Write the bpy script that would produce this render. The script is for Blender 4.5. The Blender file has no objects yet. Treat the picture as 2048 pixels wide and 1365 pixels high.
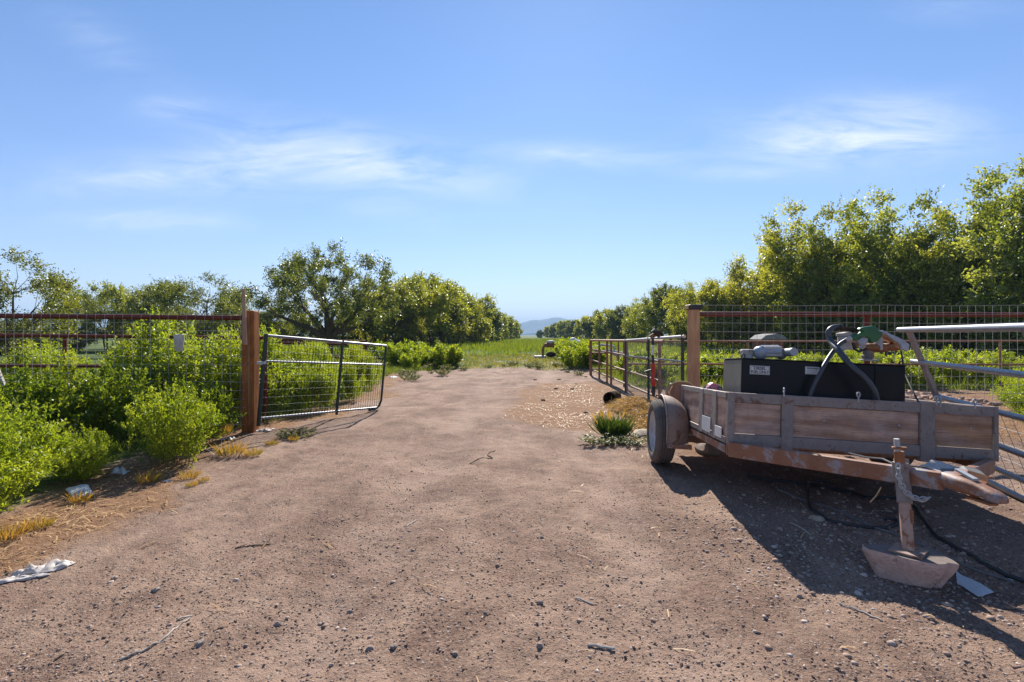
import bpy, math, random
import numpy as np
from mathutils import Vector, Matrix, noise as mnoise
R = math.radians
random.seed(7)
SC = bpy.context.scene
COL = SC.collection

# ------------------------------------------------------------------ camera
CAMZ = 1.37
cam_d = bpy.data.cameras.new('camera')
cam = bpy.data.objects.new('camera', cam_d); COL.objects.link(cam)
cam.location = (0, 0, CAMZ); cam.rotation_euler = (R(90), 0, 0)
cam_d.lens = 18; cam_d.sensor_width = 36
cam_d.shift_y = -12.5 / 2048
cam_d.clip_start = 0.05; cam_d.clip_end = 30000
SC.camera = cam

# ------------------------------------------------------------------ sky, sun, exposure
SUN_EL, SUN_AZ = R(35), R(5)            # azimuth to the right of straight ahead (+Y)
world = bpy.data.worlds.new('World'); SC.world = world; world.use_nodes = True
wt = world.node_tree; wt.nodes.clear()
def wn(t, **k):
    n = wt.nodes.new(t)
    for a, b in k.items(): setattr(n, a, b)
    return n
def wmath(op, a, b=None, c=None, clamp=False):
    n = wn('ShaderNodeMath', operation=op, use_clamp=clamp)
    for i, v in enumerate((a, b, c)):
        if v is None: continue
        if isinstance(v, (int, float)): n.inputs[i].default_value = v
        else: wt.links.new(v, n.inputs[i])
    return n.outputs[0]
sky = wn('ShaderNodeTexSky', sky_type='NISHITA')
sky.sun_disc = False; sky.sun_elevation = SUN_EL; sky.sun_rotation = SUN_AZ
sky.air_density = 1.3; sky.dust_density = 0.15; sky.ozone_density = 2.6; sky.altitude = 1500
hsv = wn('ShaderNodeMix', data_type='RGBA', blend_type='MULTIPLY'); hsv.inputs[0].default_value = 1.0
tint = wn('ShaderNodeMix', data_type='RGBA'); tint.inputs[6].default_value = (.83, .76, .93, 1); tint.inputs[7].default_value = (.70, .81, .97, 1)
tc = wn('ShaderNodeTexCoord'); sep = wn('ShaderNodeSeparateXYZ')
wt.links.new(tc.outputs['Generated'], sep.inputs[0])
dx, dy, dz = sep.outputs
yy = wmath('MAXIMUM', dy, 0.05)
ux = wmath('DIVIDE', dx, yy); uz = wmath('DIVIDE', dz, yy)
comb = wn('ShaderNodeCombineXYZ'); wt.links.new(ux, comb.inputs[0]); wt.links.new(uz, comb.inputs[1])
wt.links.new(sky.outputs[0], hsv.inputs[6]); wt.links.new(wmath('MULTIPLY', dz, 2.2, clamp=True), tint.inputs[0]); wt.links.new(tint.outputs[2], hsv.inputs[7])
mp = wn('ShaderNodeMapping'); wt.links.new(comb.outputs[0], mp.inputs[0])
mp.inputs['Scale'].default_value = (1.6, 6.8, 1); mp.inputs['Rotation'].default_value = (0, 0, R(-5))
nz = wn('ShaderNodeTexNoise'); wt.links.new(mp.outputs[0], nz.inputs['Vector'])
nz.inputs['Scale'].default_value = 2.4; nz.inputs['Detail'].default_value = 9; nz.inputs['Roughness'].default_value = .66
nz.inputs['Distortion'].default_value = .7
total = None
for (cx, cy, w, h, tilt, amp) in (
        (290, 442, 150, 20, 0, 1.0), (300, 350, 160, 26, -.10, .7), (500, 345, 330, 50, -.04, .8), (700, 310, 290, 55, .22, .8),
        (880, 345, 120, 30, .1, .5), (1190, 312, 170, 24, .05, .75), (1700, 275, 230, 60, -.02, 1.0), (1790, 245, 160, 50, 0, .7), (1620, 300, 120, 30, 0, .5),
        (1500, 346, 110, 16, 0, .5), (790, 430, 90, 24, .2, .35), (200, 80, 90, 45, .4, .35), (340, 215, 70, 22, 0, .4), (1900, 20, 120, 25, 0, .3)):
    x0 = (cx - 1024) / 1024; z0 = (670 - cy) / 1024
    a = wmath('SUBTRACT', ux, x0); b = wmath('SUBTRACT', uz, z0)
    b = wmath('MULTIPLY_ADD', a, tilt, b)
    a = wmath('MULTIPLY', a, 1024 / w); b = wmath('MULTIPLY', b, 1024 / h)
    r = wmath('ADD', wmath('MULTIPLY', a, a), wmath('MULTIPLY', b, b))
    m = wmath('MULTIPLY', wmath('POWER', 2.718, wmath('MULTIPLY', r, -1.0)), amp)
    total = m if total is None else wmath('ADD', total, m)
wisp = wmath('MULTIPLY', wmath('SUBTRACT', nz.outputs[0], .34), 2.6, clamp=True)
cm = wmath('MULTIPLY', wmath('MULTIPLY', total, wisp), .64, clamp=True)

mx = wn('ShaderNodeMix', data_type='RGBA'); wt.links.new(cm, mx.inputs[0])
wt.links.new(hsv.outputs[2], mx.inputs[6]); mx.inputs[7].default_value = (7.6, 7.9, 8.9, 1)
bg = wn('ShaderNodeBackground'); bg.inputs['Strength'].default_value = 0.077
wt.links.new(mx.outputs[2], bg.inputs[0])
wo = wn('ShaderNodeOutputWorld'); wt.links.new(bg.outputs[0], wo.inputs[0])

sun_d = bpy.data.lights.new('sun', 'SUN'); sun_d.energy = 5.0; sun_d.angle = R(.55); sun_d.color = (1, .94, .85)
sun = bpy.data.objects.new('sun', sun_d); COL.objects.link(sun)
SV = Vector((math.sin(SUN_AZ) * math.cos(SUN_EL), math.cos(SUN_AZ) * math.cos(SUN_EL), math.sin(SUN_EL)))
sun.rotation_euler = (-SV).to_track_quat('-Z', 'Y').to_euler(); sun.location = (10, 60, 60)
SC.view_settings.view_transform = 'Standard'; SC.view_settings.look = 'None'
SC.view_settings.exposure = 1.0; SC.view_settings.gamma = 1; SC.view_settings.use_curve_mapping = False
SC.render.engine = 'CYCLES'
SC.cycles.max_bounces = 8; SC.cycles.diffuse_bounces = 3; SC.cycles.glossy_bounces = 2
SC.cycles.transmission_bounces = 4; SC.cycles.transparent_max_bounces = 4; SC.cycles.volume_bounces = 0
try: SC.cycles.use_denoising = True
except Exception: pass

# ------------------------------------------------------------------ helpers
def P(px, py, d):
    """point seen at pixel (px,py) of the 2048-wide photograph, d metres ahead"""
    return Vector(((px - 1024) / 1024 * d, d, CAMZ - (py - 670) / 1024 * d))
def G(px, py):
    """ground point under a pixel"""
    d = 1024 * CAMZ / (py - 670)
    return Vector(((px - 1024) / 1024 * d, d, 0))

def tag(o, label=None, cat=None, group=None, kind=None):
    for k, v in (('label', label), ('category', cat), ('group', group), ('kind', kind)):
        if v: o[k] = v
    return o
def empty(name, loc=(0, 0, 0), label=None, cat=None, group=None, M=None):
    o = bpy.data.objects.new(name, None); COL.objects.link(o)
    o.empty_display_size = .1
    if M is not None: o.matrix_world = M
    else: o.location = loc
    return tag(o, label, cat, group)

class MB:
    def __init__(s): s.v = []; s.f = []
    def add(s, vs, fs):
        n = len(s.v); s.v += [tuple(p) for p in vs]; s.f += [tuple(i + n for i in f) for f in fs]; return s
    def box(s, a, b, M=None):
        x0, y0, z0 = a; x1, y1, z1 = b
        vs = [Vector(p) for p in ((x0,y0,z0),(x1,y0,z0),(x1,y1,z0),(x0,y1,z0),(x0,y0,z1),(x1,y0,z1),(x1,y1,z1),(x0,y1,z1))]
        if M is not None: vs = [M @ p for p in vs]
        return s.add(vs, [(0,3,2,1),(4,5,6,7),(0,1,5,4),(1,2,6,5),(2,3,7,6),(3,0,4,7)])
    def beam(s, p, q, w, h, up=(0,0,1), w2=None, h2=None):
        """rectangular bar from p to q, w across, h along up"""
        p = Vector(p); q = Vector(q); d = (q - p).normalized(); u = Vector(up)
        x = d.cross(u).normalized(); z = x.cross(d).normalized()
        w2 = w2 or w; h2 = h2 or h; vs = []
        for c, ww, hh in ((p, w, h), (q, w2, h2)):
            for sx, sz in ((-1,-1),(1,-1),(1,1),(-1,1)): vs.append(c + x * sx * ww / 2 + z * sz * hh / 2)
        return s.add(vs, [(3,2,1,0),(4,5,6,7),(0,1,5,4),(1,2,6,5),(2,3,7,6),(3,0,4,7)])
    def tube(s, pts, r, n=8, cap=True):
        pts = [Vector(p) for p in pts]; m = len(pts)
        rs = r if isinstance(r, (list, tuple)) else [r] * m
        ref = None; vs = []; fs = []
        for i in range(m):
            d = (pts[min(i+1, m-1)] - pts[max(i-1, 0)])
            if d.length < 1e-9: d = Vector((0, 0, 1))
            d.normalize()
            if ref is None:
                ref = Vector((0, 0, 1)) if abs(d.z) < .9 else Vector((1, 0, 0))
            x = d.cross(ref)
            if x.length < 1e-6: x = d.cross(Vector((.3, 1, .2)))
            x.normalize(); y = d.cross(x).normalized(); ref = -y if False else x.cross(d).normalized()
            for k in range(n):
                a = 2 * math.pi * k / n
                vs.append(pts[i] + (x * math.cos(a) + ref * math.sin(a)) * rs[i])
        for i in range(m - 1):
            for k in range(n):
                k2 = (k + 1) % n
                fs.append((i*n+k, i*n+k2, (i+1)*n+k2, (i+1)*n+k))
        if cap:
            fs.append(tuple(range(n-1, -1, -1))); fs.append(tuple((m-1)*n + k for k in range(n)))
        return s.add(vs, fs)
    def lathe(s, prof, n=24, M=None, closed=False):
        """profile of (r,z) turned about z"""
        vs = []; fs = []; m = len(prof)
        for k in range(n):
            a = 2 * math.pi * k / n
            for r, z in prof: vs.append(Vector((r * math.cos(a), r * math.sin(a), z)))
        for k in range(n):
            k2 = (k + 1) % n
            for i in range(m if closed else m - 1):
                i2 = (i + 1) % m
                fs.append((k*m+i, k2*m+i, k2*m+i2, k*m+i2))
        if M is not None: vs = [M @ p for p in vs]
        return s.add(vs, fs)
    def prism(s, poly, a, b, M=None):
        """polygon (list of 2d) in xz extruded along y from a to b"""
        n = len(poly)
        vs = [Vector((x, a, z)) for x, z in poly] + [Vector((x, b, z)) for x, z in poly]
        if M is not None: vs = [M @ p for p in vs]
        fs = [tuple(range(n)), tuple(range(2*n-1, n-1, -1))]
        for i in range(n):
            j = (i + 1) % n; fs.append((i, i+n, j+n, j))
        return s.add(vs, fs)
    def torus(s, c, R0, r, M=None, n=16, k=6):
        vs = []; fs = []
        for i in range(n):
            a = 2*math.pi*i/n
            for j in range(k):
                b = 2*math.pi*j/k
                p = Vector(((R0 + r*math.cos(b))*math.cos(a), r*math.sin(b), (R0 + r*math.cos(b))*math.sin(a)))
                if M is not None: p = M @ p
                vs.append(p + Vector(c))
        for i in range(n):
            for j in range(k):
                fs.append((i*k+j, i*k+(j+1)%k, ((i+1)%n)*k+(j+1)%k, ((i+1)%n)*k+j))
        return s.add(vs, fs)
    def build(s, name, mat, parent=None, bevel=0, smooth=False, kind=None, label=None):
        me = bpy.data.meshes.new(name); me.from_pydata(s.v, [], s.f); me.validate()
        import bmesh
        bm = bmesh.new(); bm.from_mesh(me); bmesh.ops.recalc_face_normals(bm, faces=bm.faces); bm.to_mesh(me); bm.free()
        if smooth:
            me.polygons.foreach_set('use_smooth', [True] * len(me.polygons))
            try: me.set_sharp_from_angle(angle=R(38))
            except Exception: pass
        me.materials.append(mat)
        o = bpy.data.objects.new(name, me); COL.objects.link(o)
        if parent is not None: o.parent = parent
        if bevel:
            b = o.modifiers.new('bevel', 'BEVEL'); b.width = bevel; b.segments = 2; b.limit_method = 'ANGLE'
        if kind: o['kind'] = kind
        if label: o['label'] = label
        return o

def fastmesh(name, V, F, mat, parent=None, kind=None, smooth=False):
    """V (n,3) array, F (m,k) array, k = 3 or 4"""
    V = np.asarray(V, np.float32); F = np.asarray(F, np.int32); m, k = F.shape
    me = bpy.data.meshes.new(name)
    me.vertices.add(len(V)); me.vertices.foreach_set('co', V.ravel())
    me.loops.add(m * k); me.loops.foreach_set('vertex_index', F.ravel())
    me.polygons.add(m); me.polygons.foreach_set('loop_start', np.arange(0, m*k, k, dtype=np.int32))
    try: me.polygons.foreach_set('loop_total', np.full(m, k, np.int32))
    except Exception: pass
    if smooth: me.polygons.foreach_set('use_smooth', np.ones(m, bool))
    me.update(calc_edges=True); me.validate()
    me.materials.append(mat)
    o = bpy.data.objects.new(name, me); COL.objects.link(o)
    if parent is not None: o.parent = parent
    if kind: o['kind'] = kind
    return o

def copy_tree(o, parent=None):
    c = o.copy(); COL.objects.link(c)
    if parent is not None: c.parent = parent
    for ch in list(o.children): copy_tree(ch, c)
    return c

# ------------------------------------------------------------------ materials
def new_mat(name):
    m = bpy.data.materials.new(name); m.use_nodes = True
    nt = m.node_tree; nt.nodes.clear()
    return m, nt
class NT:
    def __init__(s, nt): s.nt = nt
    def n(s, t, **k):
        x = s.nt.nodes.new(t)
        for a, b in k.items(): setattr(x, a, b)
        return x
    def L(s, a, b): s.nt.links.new(a, b)
    def noise(s, vec, scale, detail=4, rough=.55, dist=0):
        x = s.n('ShaderNodeTexNoise'); s.L(vec, x.inputs['Vector'])
        x.inputs['Scale'].default_value = scale; x.inputs['Detail'].default_value = detail
        x.inputs['Roughness'].default_value = rough; x.inputs['Distortion'].default_value = dist
        return x.outputs[0]
    def ramp(s, fac, stops):
        x = s.n('ShaderNodeValToRGB'); s.L(fac, x.inputs[0]); e = x.color_ramp.elements
        while len(e) < len(stops): e.new(.5)
        for i, (p, c) in enumerate(stops):
            e[i].position = p; e[i].color = (c, c, c, 1) if isinstance(c, (int, float)) else (*c, 1)
        return x.outputs[0]
    def mix(s, f, a, b, mode='MIX'):
        x = s.n('ShaderNodeMix', data_type='RGBA', blend_type=mode)
        for i, v in ((0, f), (6, a), (7, b)):
            if isinstance(v, (int, float)): x.inputs[i].default_value = v
            elif isinstance(v, tuple): x.inputs[i].default_value = (*v, 1)
            else: s.L(v, x.inputs[i])
        return x.outputs[2]
    def math(s, op, a, b=0.0, clamp=False):
        x = s.n('ShaderNodeMath', operation=op, use_clamp=clamp)
        for i, v in enumerate((a, b)):
            if isinstance(v, (int, float)): x.inputs[i].default_value = v
            else: s.L(v, x.inputs[i])
        return x.outputs[0]
    def map(s, vec, scale=(1,1,1), rot=(0,0,0)):
        x = s.n('ShaderNodeMapping'); s.L(vec, x.inputs[0]); x.inputs['Scale'].default_value = scale; x.inputs['Rotation'].default_value = rot
        return x.outputs[0]
    def bump(s, h, strength=.3, dist=.01, normal=None):
        x = s.n('ShaderNodeBump'); s.L(h, x.inputs['Height']); x.inputs['Strength'].default_value = strength; x.inputs['Distance'].default_value = dist
        if normal is not None: s.L(normal, x.inputs['Normal'])
        return x.outputs[0]
    def bsdf(s, color, rough=.7, metal=0, normal=None, spec=None, coat=0):
        x = s.n('ShaderNodeBsdfPrincipled')
        for k, v in (('Base Color', color), ('Roughness', rough), ('Metallic', metal)):
            if isinstance(v, (int, float)): x.inputs[k].default_value = v
            elif isinstance(v, tuple): x.inputs[k].default_value = (*v, 1)
            else: s.L(v, x.inputs[k])
        if spec is not None: x.inputs['Specular IOR Level'].default_value = spec
        if coat: x.inputs['Coat Weight'].default_value = coat
        if normal is not None: s.L(normal, x.inputs['Normal'])
        return x.outputs[0]
    def out(s, sh):
        o = s.n('ShaderNodeOutputMaterial'); s.L(sh, o.inputs[0])

def surface(name, a, b, c=None, cth=.6, scale=6, stretch=(1,1,1), rough=.7, metal=0, bump=.25, bdist=.003, spec=.4, fine=60, coat=0):
    """weathered surface: a/b mottled by noise, c where a coarse noise passes cth"""
    m, nt = new_mat(name); N = NT(nt)
    t = N.n('ShaderNodeTexCoord'); oi = N.n('ShaderNodeObjectInfo')
    va = N.n('ShaderNodeVectorMath', operation='ADD'); N.L(t.outputs['Object'], va.inputs[0])
    cmb = N.n('ShaderNodeCombineXYZ'); N.L(N.math('MULTIPLY', oi.outputs['Random'], 17.0), cmb.inputs[0]); N.L(N.math('MULTIPLY', oi.outputs['Random'], 5.0), cmb.inputs[2])
    N.L(cmb.outputs[0], va.inputs[1])
    v = N.map(va.outputs[0], stretch)
    n1 = N.noise(v, scale, 8, .62, .3); n2 = N.noise(v, fine, 3, .6)
    col = N.mix(N.ramp(n1, [(.3, 0.0), (.7, 1.0)]), a, b)
    if c is not None:
        n3 = N.noise(v, scale * .8 + 1.3, 10, .68, .5)
        col = N.mix(N.ramp(n3, [(cth - .03, 0.0), (cth + .04, 1.0)]), col, c)
    col = N.mix(.35, col, N.ramp(n2, [(.25, .35), (.75, 1.0)]), 'MULTIPLY')
    h = N.math('ADD', n1, N.math('MULTIPLY', n2, .5))
    N.out(N.bsdf(col, rough, metal, N.bump(h, bump, bdist), spec, coat))
    return m

def plywood(name, light, dark):
    m, nt = new_mat(name); N = NT(nt)
    t = N.n('ShaderNodeTexCoord'); oi = N.n('ShaderNodeObjectInfo')
    va = N.n('ShaderNodeVectorMath', operation='ADD'); N.L(t.outputs['Object'], va.inputs[0])
    cmb = N.n('ShaderNodeCombineXYZ'); N.L(N.math('MULTIPLY', oi.outputs['Random'], 9.0), cmb.inputs[0]); N.L(N.math('MULTIPLY', oi.outputs['Random'], 3.0), cmb.inputs[2])
    N.L(cmb.outputs[0], va.inputs[1])
    v = N.map(va.outputs[0], (1.3, 1.3, 4.2))
    warp = N.noise(v, 1.7, 2, .5, 1.0)
    g = N.n('ShaderNodeTexWave', wave_type='BANDS', bands_direction='Z'); N.L(v, g.inputs['Vector'])
    g.inputs['Scale'].default_value = .75; g.inputs['Distortion'].default_value = 12; g.inputs['Detail'].default_value = 3; g.inputs['Detail Scale'].default_value = .7
    fine = N.noise(N.map(va.outputs[0], (2, 2, 90)), 2.2, 4, .6, .4)
    col = N.mix(N.ramp(g.outputs['Fac'], [(.1, 0.0), (.9, 1.0)]), dark, light)
    col = N.mix(N.math('MULTIPLY', N.ramp(warp, [(.35, 0.0), (.7, 1.0)]), .75), col, (.52, .38, .33))
    col = N.mix(.7, col, N.ramp(fine, [(.32, .5), (.6, 1.0)]), 'MULTIPLY')
    knots = N.noise(N.map(va.outputs[0], (3, 3, 26)), 3.1, 6, .7, 1.2)
    col = N.mix(N.ramp(knots, [(.56, 0.0), (.68, .7)]), col, (.17, .08, .045))
    stain = N.noise(va.outputs[0], 7, 5, .6)
    col = N.mix(.6, col, N.ramp(stain, [(.3, .5), (.6, 1.0)]), 'MULTIPLY')
    N.out(N.bsdf(col, .75, 0, N.bump(fine, .3, .002), .3))
    return m

def woodm(name, a, b, c):
    m, nt = new_mat(name); N = NT(nt)
    t = N.n('ShaderNodeTexCoord')
    v = N.map(t.outputs['Object'], (1, 1, .06))
    n1 = N.noise(v, 60, 6, .65, .5); n2 = N.noise(N.map(t.outputs['Object'], (1, 1, .35)), 9, 5, .6, .4)
    col = N.mix(N.ramp(n1, [(.3, 0.0), (.7, 1.0)]), a, b)
    col = N.mix(N.ramp(n2, [(.42, 0.0), (.68, 1.0)]), col, c)
    N.out(N.bsdf(col, .8, 0, N.bump(n1, .5, .004), .25))
    return m

def leafm(name, ca, cb, cc, trans=.45, gloss=.6, objvar=.35):
    """leaf: colours differ leaf by leaf and plant by plant; light passes through"""
    m, nt = new_mat(name); N = NT(nt)
    g = N.n('ShaderNodeNewGeometry'); oi = N.n('ShaderNodeObjectInfo'); t = N.n('ShaderNodeTexCoord')
    nn = N.noise(t.outputs['Object'], 1.1, 2, .5)
    col = N.mix(g.outputs['Random Per Island'], ca, cb)
    col = N.mix(N.ramp(nn, [(.42, 0.0), (.62, 1.0)]), col, cc)
    col = N.mix(objvar, col, N.mix(oi.outputs['Random'], (.62, .78, .7), (1.25, 1.12, .8)), 'MULTIPLY')
    d = N.n('ShaderNodeBsdfPrincipled'); N.L(col, d.inputs['Base Color']); d.inputs['Roughness'].default_value = .42
    d.inputs['Specular IOR Level'].default_value = gloss
    tr = N.n('ShaderNodeBsdfTranslucent')
    N.L(N.mix(1.0, col, (1.9, 1.62, .45), 'MULTIPLY'), tr.inputs[0])
    mx = N.n('ShaderNodeMixShader'); mx.inputs[0].default_value = trans
    N.L(d.outputs[0], mx.inputs[1]); N.L(tr.outputs[0], mx.inputs[2])
    N.out(mx.outputs[0]); return m

M = {}
M['leaf_elm'] = leafm('elm_leaf', (.20, .24, .055), (.34, .365, .10), (.14, .18, .04), .56)
M['leaf_pale'] = leafm('pale_elm_leaf', (.22, .27, .085), (.33, .36, .14), (.16, .21, .055), .52)
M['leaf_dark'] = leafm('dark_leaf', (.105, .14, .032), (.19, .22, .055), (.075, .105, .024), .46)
M['leaf_weed'] = leafm('weed_leaf', (.175, .25, .034), (.31, .385, .06), (.12, .19, .026), .52, .25, .3)
M['leaf_weed2'] = leafm('dark_weed_leaf', (.115, .175, .028), (.19, .26, .04), (.085, .14, .022), .48, .3, .3)
M['leaf_grey'] = leafm('grey_weed_leaf', (.13, .15, .08), (.2, .21, .11), (.1, .13, .06), .3, .2, .3)
M['grass'] = leafm('grass_blade', (.07, .14, .02), (.16, .23, .035), (.15, .19, .05), .4, .2, .1)
M['grass_mixed'] = leafm('thin_grass_blade', (.16, .17, .07), (.34, .28, .13), (.13, .19, .045), .35, .2, .1)
M['straw'] = leafm('straw_stalk', (.46, .31, .165), (.58, .43, .25), (.36, .22, .11), .16, .05, .1)
M['tuft'] = leafm('dry_tuft_blade', (.34, .20, .055), (.44, .31, .12), (.18, .18, .045), .3, .2, .25)
M['bark'] = surface('bark', (.09, .065, .045), (.16, .125, .09), scale=9, stretch=(1, 1, .25), rough=.9, bump=.8, bdist=.02, spec=.1)
M['stem'] = surface('green_stem', (.10, .13, .04), (.2, .17, .08), scale=9, rough=.8, spec=.1)
M['red_pipe'] = surface('red_oxide_pipe', (.12, .022, .013), (.18, .038, .02), (.26, .12, .08), .72, scale=5, rough=.55, spec=.25)
M['rust_pipe'] = surface('rusty_pipe', (.22, .085, .04), (.33, .15, .08), (.36, .26, .2), .6, scale=7, rough=.65, spec=.35)
M['green_tube'] = surface('dark_green_tube', (.03, .045, .04), (.05, .07, .06), (.2, .2, .19), .68, scale=9, rough=.6, spec=.3)
M['grey_tube'] = surface('blue_grey_tube', (.17, .19, .23), (.25, .27, .31), (.2, .13, .1), .72, scale=5, rough=.4, spec=.6, metal=.2)
M['wire'] = surface('galvanised_wire', (.30, .29, .27), (.42, .41, .39), (.26, .17, .11), .66, scale=9, rough=.75, metal=0, spec=.2)
M['wood_orange'] = woodm('orange_treated_wood', (.27, .095, .022), (.35, .14, .035), (.17, .055, .015))
M['wood_brown'] = woodm('brown_round_post', (.46, .24, .13), (.36, .18, .095), (.54, .33, .17))
M['wood_grey'] = woodm('weathered_board', (.38, .21, .13), (.28, .15, .10), (.45, .32, .24))
M['ply'] = plywood('weathered_plywood', (.64, .40, .28), (.42, .23, .15))
M['ply_warm'] = plywood('warm_plywood', (.56, .31, .16), (.36, .18, .09))
M['grey_steel'] = surface('grey_painted_steel', (.24, .195, .175), (.32, .265, .24), (.18, .095, .065), .60, scale=10, rough=.6, spec=.35, bump=.5)
M['beam_rust'] = surface('rusted_beam', (.25, .10, .055), (.33, .16, .09), (.32, .29, .30), .56, scale=7, rough=.55, spec=.4, bump=.5)
M['dusty_fender'] = surface('dusty_fender', (.31, .205, .155), (.40, .29, .235), (.20, .10, .06), .58, scale=7, rough=.6, spec=.35)
M['tyre'] = surface('dusty_tyre', (.11, .095, .085), (.17, .145, .13), scale=12, rough=.9, spec=.15)
M['rim'] = surface('rim', (.55, .55, .56), (.42, .40, .38), scale=8, rough=.5)
M['tank'] = surface('black_tank_paint', (.007, .008, .011), (.012, .014, .018), (.03, .03, .03), .70, scale=3, rough=.36, spec=.16, bump=.1)
M['tank_side'] = surface('grey_tank_side', (.14, .135, .12), (.2, .19, .17), (.22, .16, .12), .6, scale=4, rough=.45, spec=.5)  # left face, paler and greyer than the black body
M['white'] = surface('white_paint', (.72, .72, .72), (.6, .6, .6), scale=12, rough=.6)
M['dirty_white'] = surface('dirty_white', (.62, .57, .52), (.45, .38, .33), (.3, .2, .15), .62, scale=9, rough=.7)
M['sticker'] = surface('reflective_sticker', (.62, .6, .58), (.66, .66, .68), (.5, .42, .3), .7, scale=14, rough=.4, bump=.05)
M['ink'] = surface('black_ink', (.02, .02, .02), (.03, .03, .03), scale=9, rough=.6, bump=0)
M['black'] = surface('black_plastic', (.025, .025, .027), (.045, .045, .047), scale=9, rough=.5)
M['hose'] = surface('grey_black_hose', (.045, .047, .055), (.075, .078, .085), scale=14, rough=.45, spec=.5)
M['hose_grey'] = surface('dusty_grey_hose', (.15, .14, .14), (.22, .2, .19), scale=12, rough=.7)
M['green_plastic'] = surface('green_plastic', (.008, .11, .035), (.012, .14, .045), scale=8, rough=.35, spec=.5, bump=.05)
M['red'] = surface('red_plastic', (.55, .012, .008), (.48, .02, .012), scale=8, rough=.4, spec=.5, bump=.05)
M['pink'] = surface('pink_plastic', (.75, .25, .34), (.7, .3, .4), scale=8, rough=.45)
M['alu'] = surface('cast_aluminium', (.38, .385, .40), (.48, .48, .49), (.3, .26, .22), .66, scale=12, rough=.6, metal=.15)
M['blue_alu'] = surface('grey_blue_casting', (.30, .34, .42), (.42, .45, .5), (.4, .3, .22), .62, scale=16, rough=.5, metal=.2)
M['orange_rust'] = surface('orange_rust_metal', (.33, .13, .045), (.24, .09, .04), (.5, .38, .3), .64, scale=16, rough=.5, metal=.25)
M['concrete'] = surface('lit_pink_concrete', (.52, .33, .27), (.66, .46, .39), (.24, .15, .12), .62, scale=14, rough=.95, bump=1.0, bdist=.012, spec=.1)  # brightness of the lit front is part of this pink
M['block_top'] = surface('shaded_grey_top', (.20, .17, .15), (.26, .21, .185), scale=14, rough=.95, bump=.6, spec=.1)  # same block, top coloured darker and greyer than its lit front
M['stone'] = surface('stone', (.25, .19, .16), (.36, .29, .25), scale=9, rough=.9, bump=.6, bdist=.01, spec=.15)
M['pale_rock'] = surface('pale_rock', (.42, .33, .24), (.55, .46, .36), (.25, .17, .11), .6, scale=9, rough=.9, bump=.8, bdist=.01, spec=.15)
M['rope'] = surface('tan_rope', (.42, .26, .13), (.5, .33, .18), scale=30, rough=.9)
M['brown_dark'] = surface('dark_brown', (.05, .035, .025), (.08, .055, .035), scale=9, rough=.95, spec=.05)
M['bleached'] = surface('bleached_branch', (.55, .5, .45), (.4, .35, .3), scale=9, rough=.9)
M['roof_grey'] = surface('grey_roof', (.30, .29, .28), (.2, .19, .18), scale=9, rough=.9)
M['red_wall'] = surface('red_hut_wall', (.22, .07, .045), (.28, .11, .07), scale=5, rough=.9)

# ------------------------------------------------------------------ numpy noise
def vnoise(x, y, seed=0):
    xi = np.floor(x).astype(np.int64); yi = np.floor(y).astype(np.int64); fx = x - xi; fy = y - yi
    def h(a, b):
        n = (a * 374761393 + b * 668265263 + seed * 1442695041) & 0xffffffff
        n = ((n ^ (n >> 13)) * 1274126177) & 0xffffffff
        return ((n ^ (n >> 16)) & 0xffff) / 65535.0
    sx = fx*fx*(3-2*fx); sy = fy*fy*(3-2*fy)
    return (h(xi,yi)*(1-sx)+h(xi+1,yi)*sx)*(1-sy) + (h(xi,yi+1)*(1-sx)+h(xi+1,yi+1)*sx)*sy
def fbm(x, y, f, o=4, seed=0):
    s = 0; a = .5; t = 0
    for i in range(o): s = s + a * vnoise(x*f + 13.7*i, y*f - 7.3*i, seed+i); t += a; a *= .5; f *= 2.03
    return s / t - .5
def sstep(a, b, x):
    t = np.clip((x-a)/(b-a), 0, 1); return t*t*(3-2*t)

def left_edge(Y):   # where the bare road ends on the left
    return np.interp(Y, [-10, 0, 2.8, 4, 5.6, 7.2, 9, 12, 17, 19, 22], [-2.9, -2.9, -2.95, -2.95, -3.15, -3.4, -2.75, -2.75, -3.6, -3.2, -.5])
def zones(X, Y):
    n = fbm(X, Y, .7, 4, 3); n2 = fbm(X, Y, 2.6, 3, 9)
    le = left_edge(Y)
    outl = sstep(-.15, .55, le - X + n * 1.2 + n2 * .5)
    field = sstep(19.3, 22.5, Y + n * 4.5 + n2 * 2)
    straw_r = sstep(1.15, .65, np.hypot((X - 1.85) / 1.8, (Y - 10.2) / 4.6) + n * .8)
    strR = sstep(3.2, 4.6, X + n) * sstep(5.6, 7.2, Y) * sstep(13.5, 11.5, Y)
    straw = np.maximum(np.maximum(outl * (1 - .75 * sstep(.35, 1.6, le - X)) * (Y < 19) * .9, straw_r * .8), strR * .75)
    grass = np.maximum(field * sstep(21, 40, Y + n * 14) , outl * sstep(.5, 1.8, le - X))
    grass = np.maximum(grass, sstep(13, 15, Y + n) * sstep(3.2, 5, X))
    return straw * (1 - grass * .6), np.maximum(grass, field * .45), field, outl
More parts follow.
